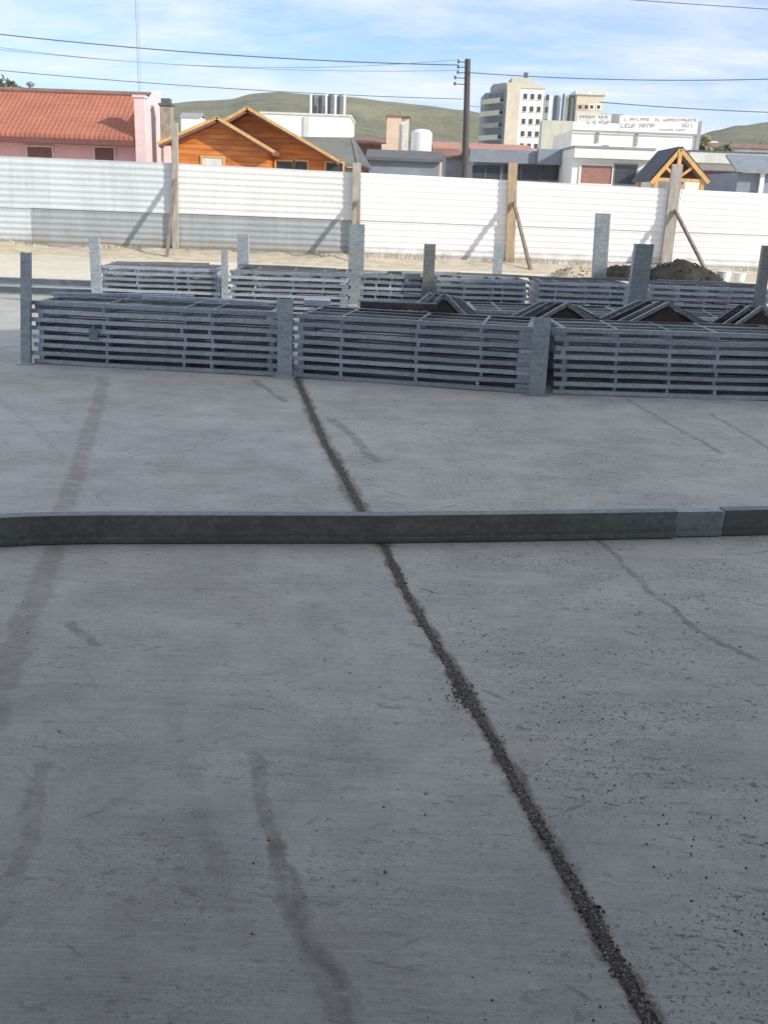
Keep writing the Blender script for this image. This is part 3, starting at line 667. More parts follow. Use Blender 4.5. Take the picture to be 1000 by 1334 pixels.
# ------------------------------------------------------------------ building helpers (all given by picture height and a real distance)
def px_x_(px, py, Y): return at(px, py, Y).x
def win(parent, px0, py0, px1, py1, Y, glass='glass', frame='white', proud=0.05, fw=0.07):
    a = at(px0, py0, Y); c = at(px1, py1, Y)
    x0, x1, z0, z1 = a.x, c.x, min(a.z, c.z), max(a.z, c.z)
    b = MB(); f = fw
    b.box((x0-f, Y-proud, z0-f), (x0, Y+0.03, z1+f)); b.box((x1, Y-proud, z0-f), (x1+f, Y+0.03, z1+f))
    b.box((x0, Y-proud, z1), (x1, Y+0.03, z1+f)); b.box((x0, Y-proud, z0-f), (x1, Y+0.03, z0))
    w = b.build('window', frame, parent)
    b = MB(); b.box((x0, Y-0.015, z0), (x1, Y+0.02, z1)); b.build('pane', glass, w)
    return w

# ---- pink house
Y = 45.0
zr = at(95, 121, Y+3.2).z; ze = at(95, 176, Y).z
xr = at(188, 150, Y).x; xl = -26.0
house = empty('pink_house', (xl/2+xr/2, Y+3, 0), 'pink rendered house with long orange clay tile roof behind the fence', 'house')
b = MB(); b.box((xl, Y+0.6, 0), (xr-0.35, Y+6, ze-0.05)); b.build('wall', 'pink', house)
b = MB(); th = 0.14
b.prism([(xl, Y, ze), (xl, Y+3.2, zr), (xl, Y+6.4, ze), (xl, Y+6.4, ze-th), (xl, Y+3.2, zr-th), (xl, Y, ze-th)], (xr-0.42-xl, 0, 0))
rf = b.build('roof', 'tiles', house)
b = MB(); b.tube([(xl, Y+3.2, zr+0.02), (xr-0.42, Y+3.2, zr+0.02)], 0.13, 8); b.build('ridge_cap', 'roofbrown', rf)
b = MB(); b.box((xl, Y-0.03, ze-0.36), (xr-0.44, Y+0.03, ze-0.145)); b.build('fascia', 'maroon', house)
b = MB(); b.box((xl, Y+0.03, ze-0.36), (xr-0.44, Y+0.58, ze-0.30)); b.build('soffit', 'maroon', house)
zt = at(188, 124, Y).z
b = MB(); b.box((xr-0.40, Y-0.05, 0), (xr+0.02, Y+0.55, zt-0.1)); b.prism([(xr-0.33, Y+0.55, 0), (xr-0.33, Y+6.3, 0), (xr-0.33, Y+6.3, ze), (xr-0.33, Y+3.2, zr+0.22), (xr-0.33, Y+0.55, zr-0.9)], (0.33, 0, 0)); b.build('gable_wall', 'pinkwhite', house)
b = MB(); b.box((xr-0.46, Y-0.1, zt-0.1), (xr+0.06, Y+0.6, zt)); b.build('coping', 'pinkwhite', house)
for q in ((36, 191, 70, 202), (124, 192, 150, 203), (-60, 190, -30, 201)): win(house, q[0], q[1], q[2], q[3]+22, Y+0.6, 'winwood', 'pinkwhite')
c = at(40, 108, Y+3.2); b = MB(); b.tube([(c.x, Y+3.2, zr-0.1), (c.x, Y+3.2, c.z-0.1)], 0.09, 10); b.tube([(c.x, Y+3.2, c.z-0.12), (c.x, Y+3.2, c.z-0.02), (c.x, Y+3.2, c.z+0.06)], [0.17, 0.2, 0.04], 10); b.build('vent', 'steelgrey', rf)

# ---- lattice mast
Y = 52.0; a = at(183, 150, Y)
mast = MB(); zt = a.z+7.5; r = 0.08
legs = [Vector((a.x+math.cos(t)*r, Y+math.sin(t)*r, 0)) for t in (0.3, 2.4, 4.5)]
for l in legs: mast.tube([(l.x, l.y, 0), (l.x, l.y, zt)], 0.006, 5)
k = 0; z = 3.0
while z < zt-0.3:
    for i in range(3):
        p, q = legs[i], legs[(i+1) % 3]; mast.tube([(p.x, p.y, z), (q.x, q.y, z+0.3)], 0.003, 4)
    z += 0.3
tag(mast.build('lattice_mast', 'steelgrey', loc=(a.x, Y, 0)), 'thin lattice aerial mast rising behind the pink house', 'mast')

# ---- chimney block
Y = 46.0; a = at(208, 140, Y); c = at(222, 128, Y)
ch = empty('chimney_stack', ((a.x+c.x)/2, Y, 0), 'brown grey stone chimney with dark cap between the pink and orange houses', 'chimney')
b = MB(); b.box((a.x, Y, 0), (c.x, Y+0.6, c.z-0.3)); b.build('shaft', 'stone', ch, bevel=0.03)
b = MB(); b.box((a.x-0.05, Y-0.05, c.z-0.299), (c.x+0.05, Y+0.65, c.z-0.2)); b.box((a.x+0.05, Y+0.05, c.z-0.2), (c.x-0.05, Y+0.55, c.z)); b.build('cap', 'roofdark', ch)

# ---- orange timber house with two gables
def gable(root, ap, le, re, Y, depth, ov, body, trim, roofmat, th=0.16, wallbase=0.0):
    A = at(*ap, Y); Lq = at(*le, Y); Rq = at(*re, Y)
    b = MB(); yw = Y+ov
    b.prism([(Lq.x+0.35, yw, wallbase), (Rq.x-0.35, yw, wallbase), (Rq.x-0.35, yw, Rq.z+0.1), (A.x, yw, A.z-th-0.05), (Lq.x+0.35, yw, Lq.z+0.1)], (0, depth-2*ov, 0))
    b.build('wall', body, root)
    for E_ in (Lq, Rq):
        d = (E_-A); nrm = Vector((-d.z, 0, d.x)).normalized()
        if nrm.z > 0: nrm = -nrm
        o = nrm*th
        b = MB(); b.prism([A, E_, E_+o, A+o], (0, depth, 0)); r_ = b.build('roof', roofmat, root)
        b = MB(); q = A+nrm*-0.02; w_ = E_+nrm*-0.02
        b.prism([Vector(q)+Vector((0, -0.06, 0)), Vector(w_)+Vector((0, -0.06, 0)), Vector(w_)+nrm*0.11+Vector((0, -0.06, 0)), Vector(q)+nrm*0.11+Vector((0, -0.06, 0))], (0, 0.05, 0)); b.build('verge_board', trim, r_)
        b = MB(); s0 = A+nrm*(th+0.003); s1 = E_+nrm*(th+0.003)
        b.prism([s0, s1, s1+nrm*0.02, s0+nrm*0.02], (0, ov, 0)); b.build('soffit', 'maroon', r_)
    return A, Lq, Rq
A0 = at(322, 140, 43)
oh = empty('orange_house', (A0.x, 44, 0), 'orange varnished timber house with two stepped gables and brown soffits', 'house')
gable(oh, (322, 139), (212, 200), (442, 209), 42.0, 7, 0.7, 'logs', 'timber_yellow', 'roofbrown')
gable(oh, (283, 152), (205, 186), (358, 197), 40.6, 3, 0.55, 'logs', 'timber_yellow', 'roofbrown')
for q, Yw in (((264, 205, 291, 214), 41.15), ((360, 210, 381, 219), 42.7), ((384, 210, 400, 219), 42.7), ((425, 212, 446, 220), 42.7)):
    win(oh, *q[:3], q[3]+14, Yw, 'glass' if Yw > 42 else 'dirtywhite', 'timber_yellow')
p0 = at(218, 190, 40.8); b = MB(); b.box((p0.x-0.12, 40.7, 0), (p0.x+0.12, 40.9, p0.z)); b.build('porch_post', 'pinkwhite', oh)

# ---- dark roofed house beside it
Y = 47.0
dh = empty('grey_roofed_house', (at(430, 200, Y).x, Y+3, 0), 'house with olive grey roof right of the orange house', 'house')
a = at(385, 178, Y+4); c = at(458, 179, Y+4); d = at(482, 214, Y); e = at(390, 212, Y)
b = MB(); b.loft([[(a.x, Y+4, a.z), (c.x, Y+4, c.z), (c.x, Y+4, c.z-0.15), (a.x, Y+4, a.z-0.15)], [(e.x, Y, e.z), (d.x-0.6, Y, d.z), (d.x-0.6, Y, d.z-0.15), (e.x, Y, e.z-0.15)]]); b.build('roof', 'roofolive', dh)
b = MB(); b.prism([(c.x, Y+4, c.z+0.05), (d.x-0.6, Y-0.02, d.z+0.05), (d.x-0.1, Y-0.02, d.z-0.1), (d.x-0.1, Y+6, d.z-0.1)], (0.16, 0, -0.12)); b.build('hip', 'roofdark', dh)
b = MB(); b.box((e.x+0.3, Y+0.4, 0), (d.x-0.5, Y+6, d.z-0.16)); b.build('wall', 'concgrey', dh)

# ---- white flat-roofed block with roof tanks
Y = 90.0
wb = empty('white_block', (at(410, 165, Y).x, Y+4, 0), 'white flat roofed block with grey tanks on its roof', 'building')
a = at(340, 155, Y); c = at(456, 152, Y)
b = MB(); b.box((a.x, Y, 0), (c.x, Y+9, c.z)); b.build('wall', 'white', wb)
b = MB(); b.box((a.x-0.1, Y-0.1, c.z+0.001), (c.x+0.1, Y+9.1, c.z+0.15)); b.build('parapet', 'dirtywhite', wb)
for (p, w, h_) in ((409, 7, 124), (419, 10, 124), (431, 10, 123), (443, 9, 124)):
    t0 = at(p-w/2, 150, Y+2); t1 = at(p+w/2, h_, Y+2); r = (t1.x-t0.x)/2
    b = MB(); b.tube([((t0.x+t1.x)/2, Y+2.2, c.z+0.1), ((t0.x+t1.x)/2, Y+2.2, t1.z-0.2), ((t0.x+t1.x)/2, Y+2.2, t1.z)], [r, r, r*0.6], 14); b.build('tank', 'tankdark', wb)
for p in (405, 425, 437, 449):
    t1 = at(p, 121, Y+1); b = MB(); b.tube([(t1.x, Y+1, c.z+0.1), (t1.x, Y+1, t1.z)], 0.09, 6); b.build('pipe', 'white', wb)
t0 = at(402, 152, Y); b = MB(); b.box((t0.x-0.4, Y-0.12, c.z-2.4), (t0.x+0.05, Y-0.004, c.z-0.1)); b.build('downpipe', 'dirtywhite', wb)

# ---- beige block and white tank
Y = 95.0
bb = empty('beige_block', (at(518, 180, Y).x, Y+3, 0), 'tall narrow beige block beside a white round tank', 'building')
a = at(504, 152, Y); c = at(533, 152, Y)
b = MB(); xm = a.x+(c.x-a.x)*0.66; b.box((a.x, Y, 0), (xm, Y+4, a.z)); b.build('wall', 'beige', bb)
b = MB(); b.box((xm+0.003, Y+0.25, 0), (c.x, Y+4, a.z-0.05)); b.build('wall', 'dirtywhite', bb)
b = MB(); d = at(497, 188, Y); b.box((d.x, Y-0.6, 0), (a.x-0.003+0.6, Y-0.004, d.z)); b.build('annex', 'beige', bb)
b = MB(); b.box((a.x-0.1, Y-0.1, a.z+0.001), (c.x+0.1, Y+4.1, a.z+0.14)); b.build('parapet', 'roofbrown', bb)
a1 = at(523, 160, Y); b = MB(); b.box((a1.x-0.1, Y-0.05, a.z-3.2), (a1.x+0.1, Y-0.002, a.z-0.6)); b.build('downpipe', 'concgrey', bb)
Y = 88.0
tk = empty('water_tank', (at(548, 180, Y).x, Y+1, 0), 'white round water tank on a low base right of the beige block', 'tank')
a = at(536, 170, Y); c = at(562, 197, Y); cx = (a.x+c.x)/2; r = (c.x-a.x)/2
b = MB(); b.tube([(cx, Y+r, c.z), (cx, Y+r, a.z-0.1), (cx, Y+r, a.z+0.12), (cx, Y+r, a.z+0.2)], [r, r, r*0.7, 0.1], 28); b.build('shell', 'tankwhite', tk)
b = MB(); b.box((cx-r, Y, 0), (cx+r, Y+2*r, c.z-0.004)); b.build('base', 'concgrey', tk)

def house(name, label, px0, px1, pye, pyr, Y, wall, roof, depth=6, group=None, windows=()):
    a = at(px0, pye, Y); c = at(px1, pye, Y); rz = at((px0+px1)/2, pyr, Y+depth/2).z; ez = (a.z+c.z)/2
    o = empty(name, ((a.x+c.x)/2, Y+depth/2, 0), label, 'house', group)
    b = MB(); b.box((a.x+0.2, Y+0.3, -2), (c.x-0.2, Y+depth-0.3, ez-0.06)); b.build('wall', wall, o)
    b = MB(); b.prism([(a.x, Y, ez), (a.x, Y+depth/2, rz), (a.x, Y+depth, ez), (a.x, Y+depth, ez-0.15), (a.x, Y+depth/2, rz-0.15), (a.x, Y, ez-0.15)], (c.x-a.x, 0, 0)); b.build('roof', roof, o)
    for q in windows: win(o, *q, Y+0.3, 'glass', 'dirtywhite')
    return o
house('low_house', 'low house with dark grey roof in front of the beige block', 476, 578, 206, 196, 56, 'bluegrey', 'roofdark')
house('low_house', 'rusty roofed shed left of the beige block', 462, 505, 186, 178, 100, 'roofbrown', 'roofbrown', group='small houses below the hill')
house('low_house', 'small pink walled house right of the white tank', 563, 601, 192, 185, 90, 'beige', 'roofred', group='small houses below the hill')
house('low_house', 'small white house on the hillside left of the orange roof', 234, 262, 152, 147, 210, 'white', 'concgrey', group='small houses below the hill')
house('low_house', 'brown walled house behind the utility pole', 577, 620, 203, 197, 70, 'concgrey', 'roofbrown', group='small houses below the hill')
house('low_house', 'tiny white house on the right hillside', 926, 937, 187, 184, 300, 'white', 'dirtywhite', group='small houses below the hill')
house('low_house', 'long grey roofed house below the right hill', 915, 1010, 192, 187, 240, 'concgrey', 'roofbrown', group='small houses below the hill')
a = at(430, 193, 58); b = MB(); b.tube([(a.x, 58.5, 0), (a.x, 58.5, 2.0)], 0.5, 8)
b.bm.free()

# ---- long low building with red roof edge and dark windows
Y = 62.0
lb = empty('long_low_building', (at(680, 210, Y).x, Y+5, 0), 'long low blue grey building with red roof edge behind the fence', 'building')
a = at(612, 198, Y); c = at(745, 195, Y); zt = at(680, 196, Y).z; zb = at(680, 213, Y).z; xs_ = at(700, 196, Y).x
b = MB(); b.box((a.x, Y, zb), (xs_-0.003, Y+0.4, zt)); b.box((xs_, Y-0.3, zb-0.02), (c.x, Y+0.4, zt+0.12)); b.build('fascia', 'bluegrey', lb)
b = MB(); b.box((a.x+0.3, Y+0.6, 0), (c.x-0.02, Y+9, zt-0.1)); b.build('wall', 'concgrey', lb)
b = MB(); b.prism([(a.x, Y+0.4, zt+0.004), (a.x, Y+5, zt+0.55), (a.x, Y+9.2, zt+0.004)], (xs_-a.x, 0, 0)); b.build('roof', 'roofred', lb)
for p0_, p1_ in ((616, 630), (634, 650), (656, 676), (680, 700), (704, 722), (725, 741)): win(lb, p0_, 216, p1_, 234, Y+0.6, 'glass', 'roofdark', 0.04, 0.05)

# ---- apartment block
Y = 265.0
ap = empty('apartment_block', (at(670, 150, Y).x, Y+10, 0), 'tall apartment block, shaded balconies on its left side and a white face on the right', 'building')
zt = at(690, 115, Y).z; x0, x1, x2, x3 = at(629, 150, Y).x, at(658, 150, Y).x, at(675, 150, Y).x, at(706, 150, Y).x; x4 = at(717, 150, Y).x
zcol = at(664, 108, Y).z; dz_ = 9.5
b = MB(); b.prism([(x1-0.01, Y+0.3, 0), (x0+0.9, Y+dz_, 0), (x0+0.9, Y+22, 0), (x1-0.01, Y+22, 0)], (0, 0, zt-0.6)); b.build('wall', 'bluegrey', ap)  # shade of the left face put into a dark wall colour
b = MB(); b.box((x1, Y-0.8, 0), (x2, Y+20, zcol)); b.build('stair_tower', 'cream', ap)
b = MB(); b.box((x2+0.003, Y, 0), (x3, Y+20, zt)); b.build('wall', 'white', ap)
b = MB(); b.box((x3+0.003, Y+1.2, 0), (x4, Y+20, zt-1.6)); b.build('side_wall', 'concgrey', ap)
b = MB(); b.box((x2+0.003, Y-0.3, zt+0.001), (x3+0.3, Y+20.2, zt+0.7)); b.build('parapet', 'cream', ap)
fh = 2.86; nf = int((zt-0.6)/fh); dl = Vector((x0+0.9-x1, dz_-0.3, 0)); ln = dl.length; dl.normalize(); no_ = Vector((-dl.y, dl.x, 0)); P0 = Vector((x1, Y+0.3, 0))
if no_.y > 0: no_ = -no_
for k in range(3, nf):
    z0 = zt-0.6-(nf-k)*fh
    u = Vector((0, 0, 1)); A_ = P0+dl*0.9+no_*0.65; B_ = P0+dl*(ln-0.2)+no_*0.65
    b = MB(); b.bar(A_+u*(z0+0.08), B_+u*(z0+0.08), 1.28, 0.16); b.bar(A_+no_*0.65+u*(z0+0.68), B_+no_*0.65+u*(z0+0.68), 0.1, 1.03); b.build('balcony', 'palegreen' if k % 3 else 'concgrey', ap)
    for i in range(3):
        q = P0+dl*(1.4+(ln-3)*i/3)+no_*0.02; b = MB(); b.bar(q+u*(z0+1.5), q+dl*1.7+u*(z0+1.5), 0.08, 1.9); b.build('window', 'glass', ap)
    for i in range(3):
        xx = x2+0.85+(x3-x2-0.6)*i/3; b = MB(); b.box((xx, Y-0.04, z0+1.0), (xx+0.95, Y+0.03, z0+2.2)); wv = b.build('window', 'glass', ap)
        b = MB(); b.box((xx-0.15, Y-0.2, z0+0.8), (xx+1.1, Y-0.002, z0+0.98)); b.build('sill', 'cream', wv)
    b = MB(); b.box((x3+0.7, Y+1.14, z0+1.0), (x4-0.6, Y+1.22, z0+2.3)); b.build('window', 'glass', ap)
p = at(684, 102, Y+6); b = MB(); b.box((at(669, 110, Y).x, Y+5, zt+0.71), (at(697, 110, Y).x, Y+14, p.z)); b.build('lift_house', 'palegreen', ap)
p2 = at(685, 96, Y+6); b = MB(); b.box((p2.x-0.5, Y+6, p.z+0.002), (p2.x+0.5, Y+7, p2.z+0.3)); b.build('chimney', 'roofdark', ap)
q = at(650, 110, Y+8); b = MB(); b.prism([(x1-0.02, Y+3, zt-0.59), (q.x-1.5, Y+8, zt-0.59), (q.x-1.5, Y+16, zt-0.59), (x1-0.02, Y+16, zt-0.59)], (0, 0, q.z-zt+0.59)); b.build('penthouse', 'concgrey', ap)

# ---- tower with tanks, right of the apartments
Y = 125.0
tb = empty('tower_block', (at(740, 150, Y).x, Y+6, 0), 'beige tower block with grey cylinders beside it, behind the white shop', 'building')
a = at(751, 123, Y); c = at(787, 124, Y)
b = MB(); b.box((a.x, Y, 0), (c.x, Y+9, a.z)); b.build('wall', 'cream', tb)
b = MB(); b.box((a.x-0.2, Y-0.2, a.z+0.001), (c.x+0.2, Y+9.2, a.z+0.4)); b.build('parapet', 'dirtywhite', tb)
for p in (755, 763, 770, 779): win(tb, p-2, 137, p+2, 142, Y, 'glass', 'beige' if p < 766 else 'white', 0.06, 0.12)
for p in (755, 763, 770, 779): win(tb, p-2, 152, p+2, 157, Y, 'glass', 'white', 0.06, 0.12)
a = at(703, 158, Y); c = at(750, 158, Y); b = MB(); b.box((a.x, Y-2, 0), (c.x+0.2, Y-0.01, a.z)); b.build('plinth', 'palegreen', tb)
for p, w, top in ((725, 12, 124), (734, 8, 122), (744, 11, 124)):
    t0 = at(p-w/2, 158, Y); t1 = at(p+w/2, top, Y); r = (t1.x-t0.x)/2
    b = MB(); b.tube([((t0.x+t1.x)/2, Y+r+0.1, a.z-1), ((t0.x+t1.x)/2, Y+r+0.1, t1.z-0.3), ((t0.x+t1.x)/2, Y+r+0.1, t1.z)], [r, r, r*0.75], 16); b.build('cylinder_tank', 'tankdark' if p != 734 else 'steelgrey', tb)
t0 = at(717, 125, Y); b = MB(); b.box((t0.x-0.15, Y-0.2, 0), (t0.x+0.15, Y+0.2, t0.z)); b.build('pipe', 'white', tb)

# ---- white shop with painted lettering along its parapet
Y = 84.0
sh = empty('white_shop', (at(830, 170, Y).x, Y+5, 0), 'large white shop building with grey lettering along its parapet', 'building')
a = at(746, 160, Y); c = at(908, 160, Y); zt = at(850, 152, Y).z; zl = at(780, 154, Y).z; xm = at(806, 160, Y).x; zband = at(830, 172, Y).z
b = MB(); b.box((a.x, Y, 0), (c.x, Y+10, zband-0.003)); b.build('wall', 'white', sh)
b = MB(); b.box((xm, Y-0.15, zband), (c.x, Y+0.3, zt)); b.box((a.x, Y-0.12, zband), (xm-0.003, Y+0.3, zl-0.35)); b.build('parapet_sign', 'white', sh)
b = MB(); b.box((a.x, Y-0.2, zband-0.14), (c.x, Y-0.153, zband-0.05)); b.box((c.x+0.003, Y-0.15, 0), (c.x+0.3, Y+10, zt-0.2)); b.build('string_course', 'concgrey', sh)
for p, h_ in ((778, 186), (829, 190)):
    q = at(p, 173, Y); q2 = at(p, h_, Y); b = MB(); b.box((q.x-0.12, Y-0.09, q2.z), (q.x+0.12, Y-0.002, zband-0.15)); b.build('downpipe', 'concgrey', sh)
q = at(788, 191, Y); b = MB(); b.box((q.x-0.25, Y-0.05, q.z-0.1), (q.x+0.25, Y-0.002, q.z+0.12)); b.build('vent', 'concgrey', sh)
# the lettering is too blurred to read in the photograph: strokes of the same size, rhythm and colour
rnd = random.Random(3)
def glyphs(px0, px1, pyt, pyb, step, yy):
    p = px0
    while p < px1:
        w = step*rnd.uniform(0.55, 0.8); t = at(p, pyt, Y); u = at(p+w, pyb, Y); hh = t.z-u.z; ww = u.x-t.x; s = min(0.07, ww*0.3)
        k = rnd.randrange(5); b = MB()
        b.box((t.x, yy, u.z), (t.x+s, yy+0.02, t.z))
        if k in (0, 1, 3): b.box((t.x+s+.002, yy, t.z-s), (u.x, yy+0.02, t.z))
        if k in (1, 2, 4): b.box((t.x+s+.002, yy, u.z), (u.x, yy+0.02, u.z+s))
        if k in (0, 2, 3): b.box((u.x-s, yy+0.003, u.z+s+.002), (u.x, yy+0.02, t.z-s-.002))
        if k in (1, 3): b.box((t.x+s+.002, yy, (t.z+u.z)/2-s/2), (u.x-s-.002, yy+0.02, (t.z+u.z)/2+s/2))
        b.build('letter', 'textgrey', sh)
        p += step
        if rnd.random() < 0.16: p += step*0.8
glyphs(812, 846, 153.5, 158, 4.4, Y-0.172); glyphs(852, 904, 154.5, 158.5, 4.0, Y-0.172)
glyphs(808, 852, 161, 167, 5.0, Y-0.172); glyphs(888, 903, 160, 166, 4.2, Y-0.172)
glyphs(858, 890, 168, 170.5, 3.2, Y-0.172)
glyphs(764, 792, 157.5, 162, 4.6, Y-0.142); glyphs(755, 790, 150.2, 153.6, 4.2, Y-0.09)
b = MB(); q0 = at(750, 155, Y); q1 = at(796, 149, Y); b.box((q0.x, Y-0.06, zl-0.346), (q1.x, Y+0.25, q1.z)); b.build('parapet', 'dirtywhite', sh)
b = MB(); q0 = at(786, 150, Y); q1 = at(815, 147.5, Y); b.box((q0.x, Y+1, zl-0.4), (q1.x, Y+3, q1.z)); b.build('roof_box', 'concgrey', sh)

# ---- low white building in front of the shop
Y = 58.0
lw = empty('low_white_building', (at(800, 215, Y).x, Y+4, 0), 'low white building with brown shutters below the lettered shop', 'building')
a = at(746, 200, Y); c = at(850, 205, Y); zt = at(790, 194, Y).z; zs = at(790, 207, Y).z
b = MB(); b.box((a.x, Y-0.5, zs), (c.x, Y+8, zt)); b.build('roof_slab', 'white', lw)
b = MB(); b.box((a.x-0.05, Y-0.56, zt+0.001), (c.x, Y+8.05, zt+0.10)); b.build('roof_edge', 'concgrey', lw)
b = MB(); b.box((a.x+0.02, Y, 0), (c.x, Y+7.9, zs-0.003)); b.build('wall', 'white', lw)
win(lw, 757, 215, 795, 240, Y, 'redbrown', 'white', 0.06, 0.1); win(lw, 801, 215, 826, 240, Y, 'glass', 'bluegrey', 0.06, 0.08)

Y = 55.0
rw = empty('long_white_building', (at(920, 215, Y).x, Y+4, 0), 'low building with long white roof edge right of the timber gable', 'building')
a = at(894, 200, Y); c = at(972, 200, Y); zt = at(930, 199, Y).z; zs = at(930, 213, Y).z
b = MB(); b.box((a.x, Y-0.6, zs), (c.x+3, Y+8, zt)); b.build('roof_slab', 'dirtywhite', rw)
b = MB(); b.box((a.x-0.04, Y-0.64, zt+0.001), (c.x+3, Y+8, zt+0.07)); b.build('roof_edge', 'roofdark', rw)
b = MB(); b.box((a.x+0.1, Y, 0), (c.x+3, Y+7.9, zs-0.003)); b.build('wall', 'white', rw)
b = MB(); q = at(916, 222, Y); q1 = at(962, 250, Y); b.box((q.x, Y-0.06, q1.z), (q1.x, Y-0.003, q.z)); b.build('shutter', 'winwood', rw)
Y = 46.0
gs = empty('grey_shed', (at(990, 220, Y).x, Y+3, 0), 'blue grey shed with sloping roof at the right edge above the fence', 'shed')
a = at(958, 222, Y); c = at(1040, 222, Y); zt = at(985, 202, Y+5).z; ze = at(985, 221, Y).z
b = MB(); b.prism([(a.x, Y, ze), (a.x+1.0, Y+5, zt), (a.x+1.0, Y+5, zt-0.12), (a.x, Y, ze-0.12)], (c.x-a.x, 0, 0)); b.build('roof', 'steelgrey', gs)
b = MB(); b.box((a.x+0.25, Y+0.4, 0), (c.x+0.8, Y+5.5, ze-0.13)); b.build('wall', 'bluegrey', gs)
b = MB(); q = at(996, 225, Y); b.box((q.x-0.1, Y+0.2, 0), (q.x+0.08, Y+0.36, ze-0.125)); b.build('post', 'white', gs)

# ---- timber-gabled shelter just behind the fence
Y = 34.0
ks = empty('timber_shelter', (at(885, 215, Y).x, Y+2, 0), 'shelter with dark roof and open yellow timber gable truss above the fence', 'shelter')
A = at(886, 193, Y); Lq = at(847, 237, Y); Rq = at(922, 236, Y); dep = 3.6; bx = at(859, 193, Y+3.6).x-A.x
for E_ in (Lq, Rq):
    d = E_-A; n_ = Vector((-d.z, 0, d.x)).normalized(); n_ = n_ if n_.z > 0 else -n_
    P = [A+n_*0.01, E_+n_*0.01, E_+n_*0.08, A+n_*0.08]
    b = MB(); b.loft([P, [p+Vector((bx, dep, 0.02)) for p in P]]); b.build('roof', 'roofblue', ks)
Lb = Lq.lerp(A, 0.03); b = MB()
for E_ in (Lq, Rq): b.bar(A-Vector((0, 0.03, 0.05)), E_-Vector((0, 0.03, 0.05)), 0.10, 0.12)
b.build('rafter', 'timber_yellow', ks)
zb = Lq.z+0.09
b = MB(); b.box((Lq.x+0.12, Y-0.02, zb-0.05), (Rq.x-0.12, Y+0.07, zb+0.05)); b.build('tie_beam', 'timber_yellow', ks)
b = MB(); b.box((A.x-0.07, Y-0.10, zb-0.1), (A.x+0.05, Y-0.03, A.z-0.1)); b.build('king_post', 'timber_yellow', ks)
for E_, s in ((Lq, 1), (Rq, -1)):
    m_ = E_.lerp(A, 0.52); b = MB(); b.bar((A.x-0.02*s, Y, zb+0.06), (m_.x, Y, m_.z-0.08), 0.07, 0.08); b.build('strut', 'timber_yellow', ks)
b = MB(); b.prism([(Lq.x+0.1, Y+0.5, zb), (Rq.x-0.1, Y+0.5, zb), (A.x, Y+0.5, A.z-0.15)], (-0.02, 0.08, 0)); b.build('gable_board', 'maroon', ks)
for s in (Lq.x+0.18, Rq.x-0.18):
    b = MB(); b.box((s-0.06, Y-0.02, 0), (s+0.06, Y+0.1, zb-0.052)); b.build('post', 'timber_yellow', ks)
    b = MB(); b.box((s-0.06+bx, Y+dep-0.3, 0), (s+0.06+bx, Y+dep-0.18, zb+0.1)); b.build('post', 'timber_yellow', ks)

# ------------------------------------------------------------------ utility pole and wires
Y = 42.0
T = at(609, 77, Y); Bp = at(605.5, 228, Y); gx = Bp.x+(Bp.x-T.x)*(Bp.z/(T.z-Bp.z))
up = empty('utility_pole', (gx, Y, 0), 'dark utility pole with insulators on its left side', 'utility pole')
b = MB(); b.tube([(gx, Y, 0), (T.x, Y, T.z)], [0.15, 0.11], 12); b.build('pole', 'polewood', up)
zs_ = [at(605, p, Y).z for p in (81, 88, 95, 102, 110)]
for i, z in enumerate(zs_):
    xx = T.x-0.05; b = MB(); wdt = 0.32 if i < 3 else 0.42
    b.bar((xx-wdt, Y-0.02, z), (xx, Y-0.02, z), 0.035, 0.03); br = b.build('bracket', 'polewood', up)
    b = MB(); b.tube([(xx-wdt+0.02, Y-0.02, z-0.05), (xx-wdt+0.02, Y-0.02, z), (xx-wdt+0.02, Y-0.02, z+0.03), (xx-wdt+0.02, Y-0.02, z+0.07)], [0.03, 0.055, 0.035, 0.05], 8); b.build('insulator', 'porcelain', br)
def wire(a, c, sag, r, label):
    pts = []
    for k in range(41):
        t = k/40; p = a.lerp(c, t); p.z -= sag*4*t*(1-t); pts.append(p)
    b = MB(); b.tube(pts, r, 5); tag(b.build('power_line', 'wire', loc=a), label, 'cable', 'overhead cables')
iw = T.x-0.35
wire(Vector((iw, Y-0.02, zs_[1]+0.08)), at(-260, 11, 38.0), 0.35, 0.020, 'highest overhead cable running left from the utility pole')
wire(Vector((iw, Y-0.02, zs_[0]+0.08)), at(-260, 14, 39.5), 0.9, 0.008, 'thin overhead cable just below the highest one, left of the pole')
wire(Vector((iw, Y-0.02, zs_[2]+0.08)), at(-260, 30, 38.5), 0.5, 0.008, 'faint middle overhead cable left of the utility pole')
wire(at(602, 129, Y-0.5), at(-260, 64, 36.0), 0.25, 0.014, 'lowest overhead cable running left past the pink house')
wire(Vector((T.x+0.02, Y-0.13, at(609, 95, Y).z)), at(1260, 88, 40.0), 0.35, 0.017, 'overhead cable running right from the utility pole')
wire(at(780, 133, 70), at(1260, 148, 70), 0.3, 0.03, 'lower overhead cable on the right above the shop')
wire(at(560, -22, 40), at(1260, 26, 40), 0.1, 0.014, 'overhead cable crossing the top right corner of the sky')
wire(at(1260, 8, 41), at(560, -28, 41), 0.1, 0.010, 'thinner second cable crossing the top right corner of the sky')
wire(at(612, 138, Y), at(640, 141, 60), 0.0, 0.012, 'short cable from the utility pole towards the apartment block')

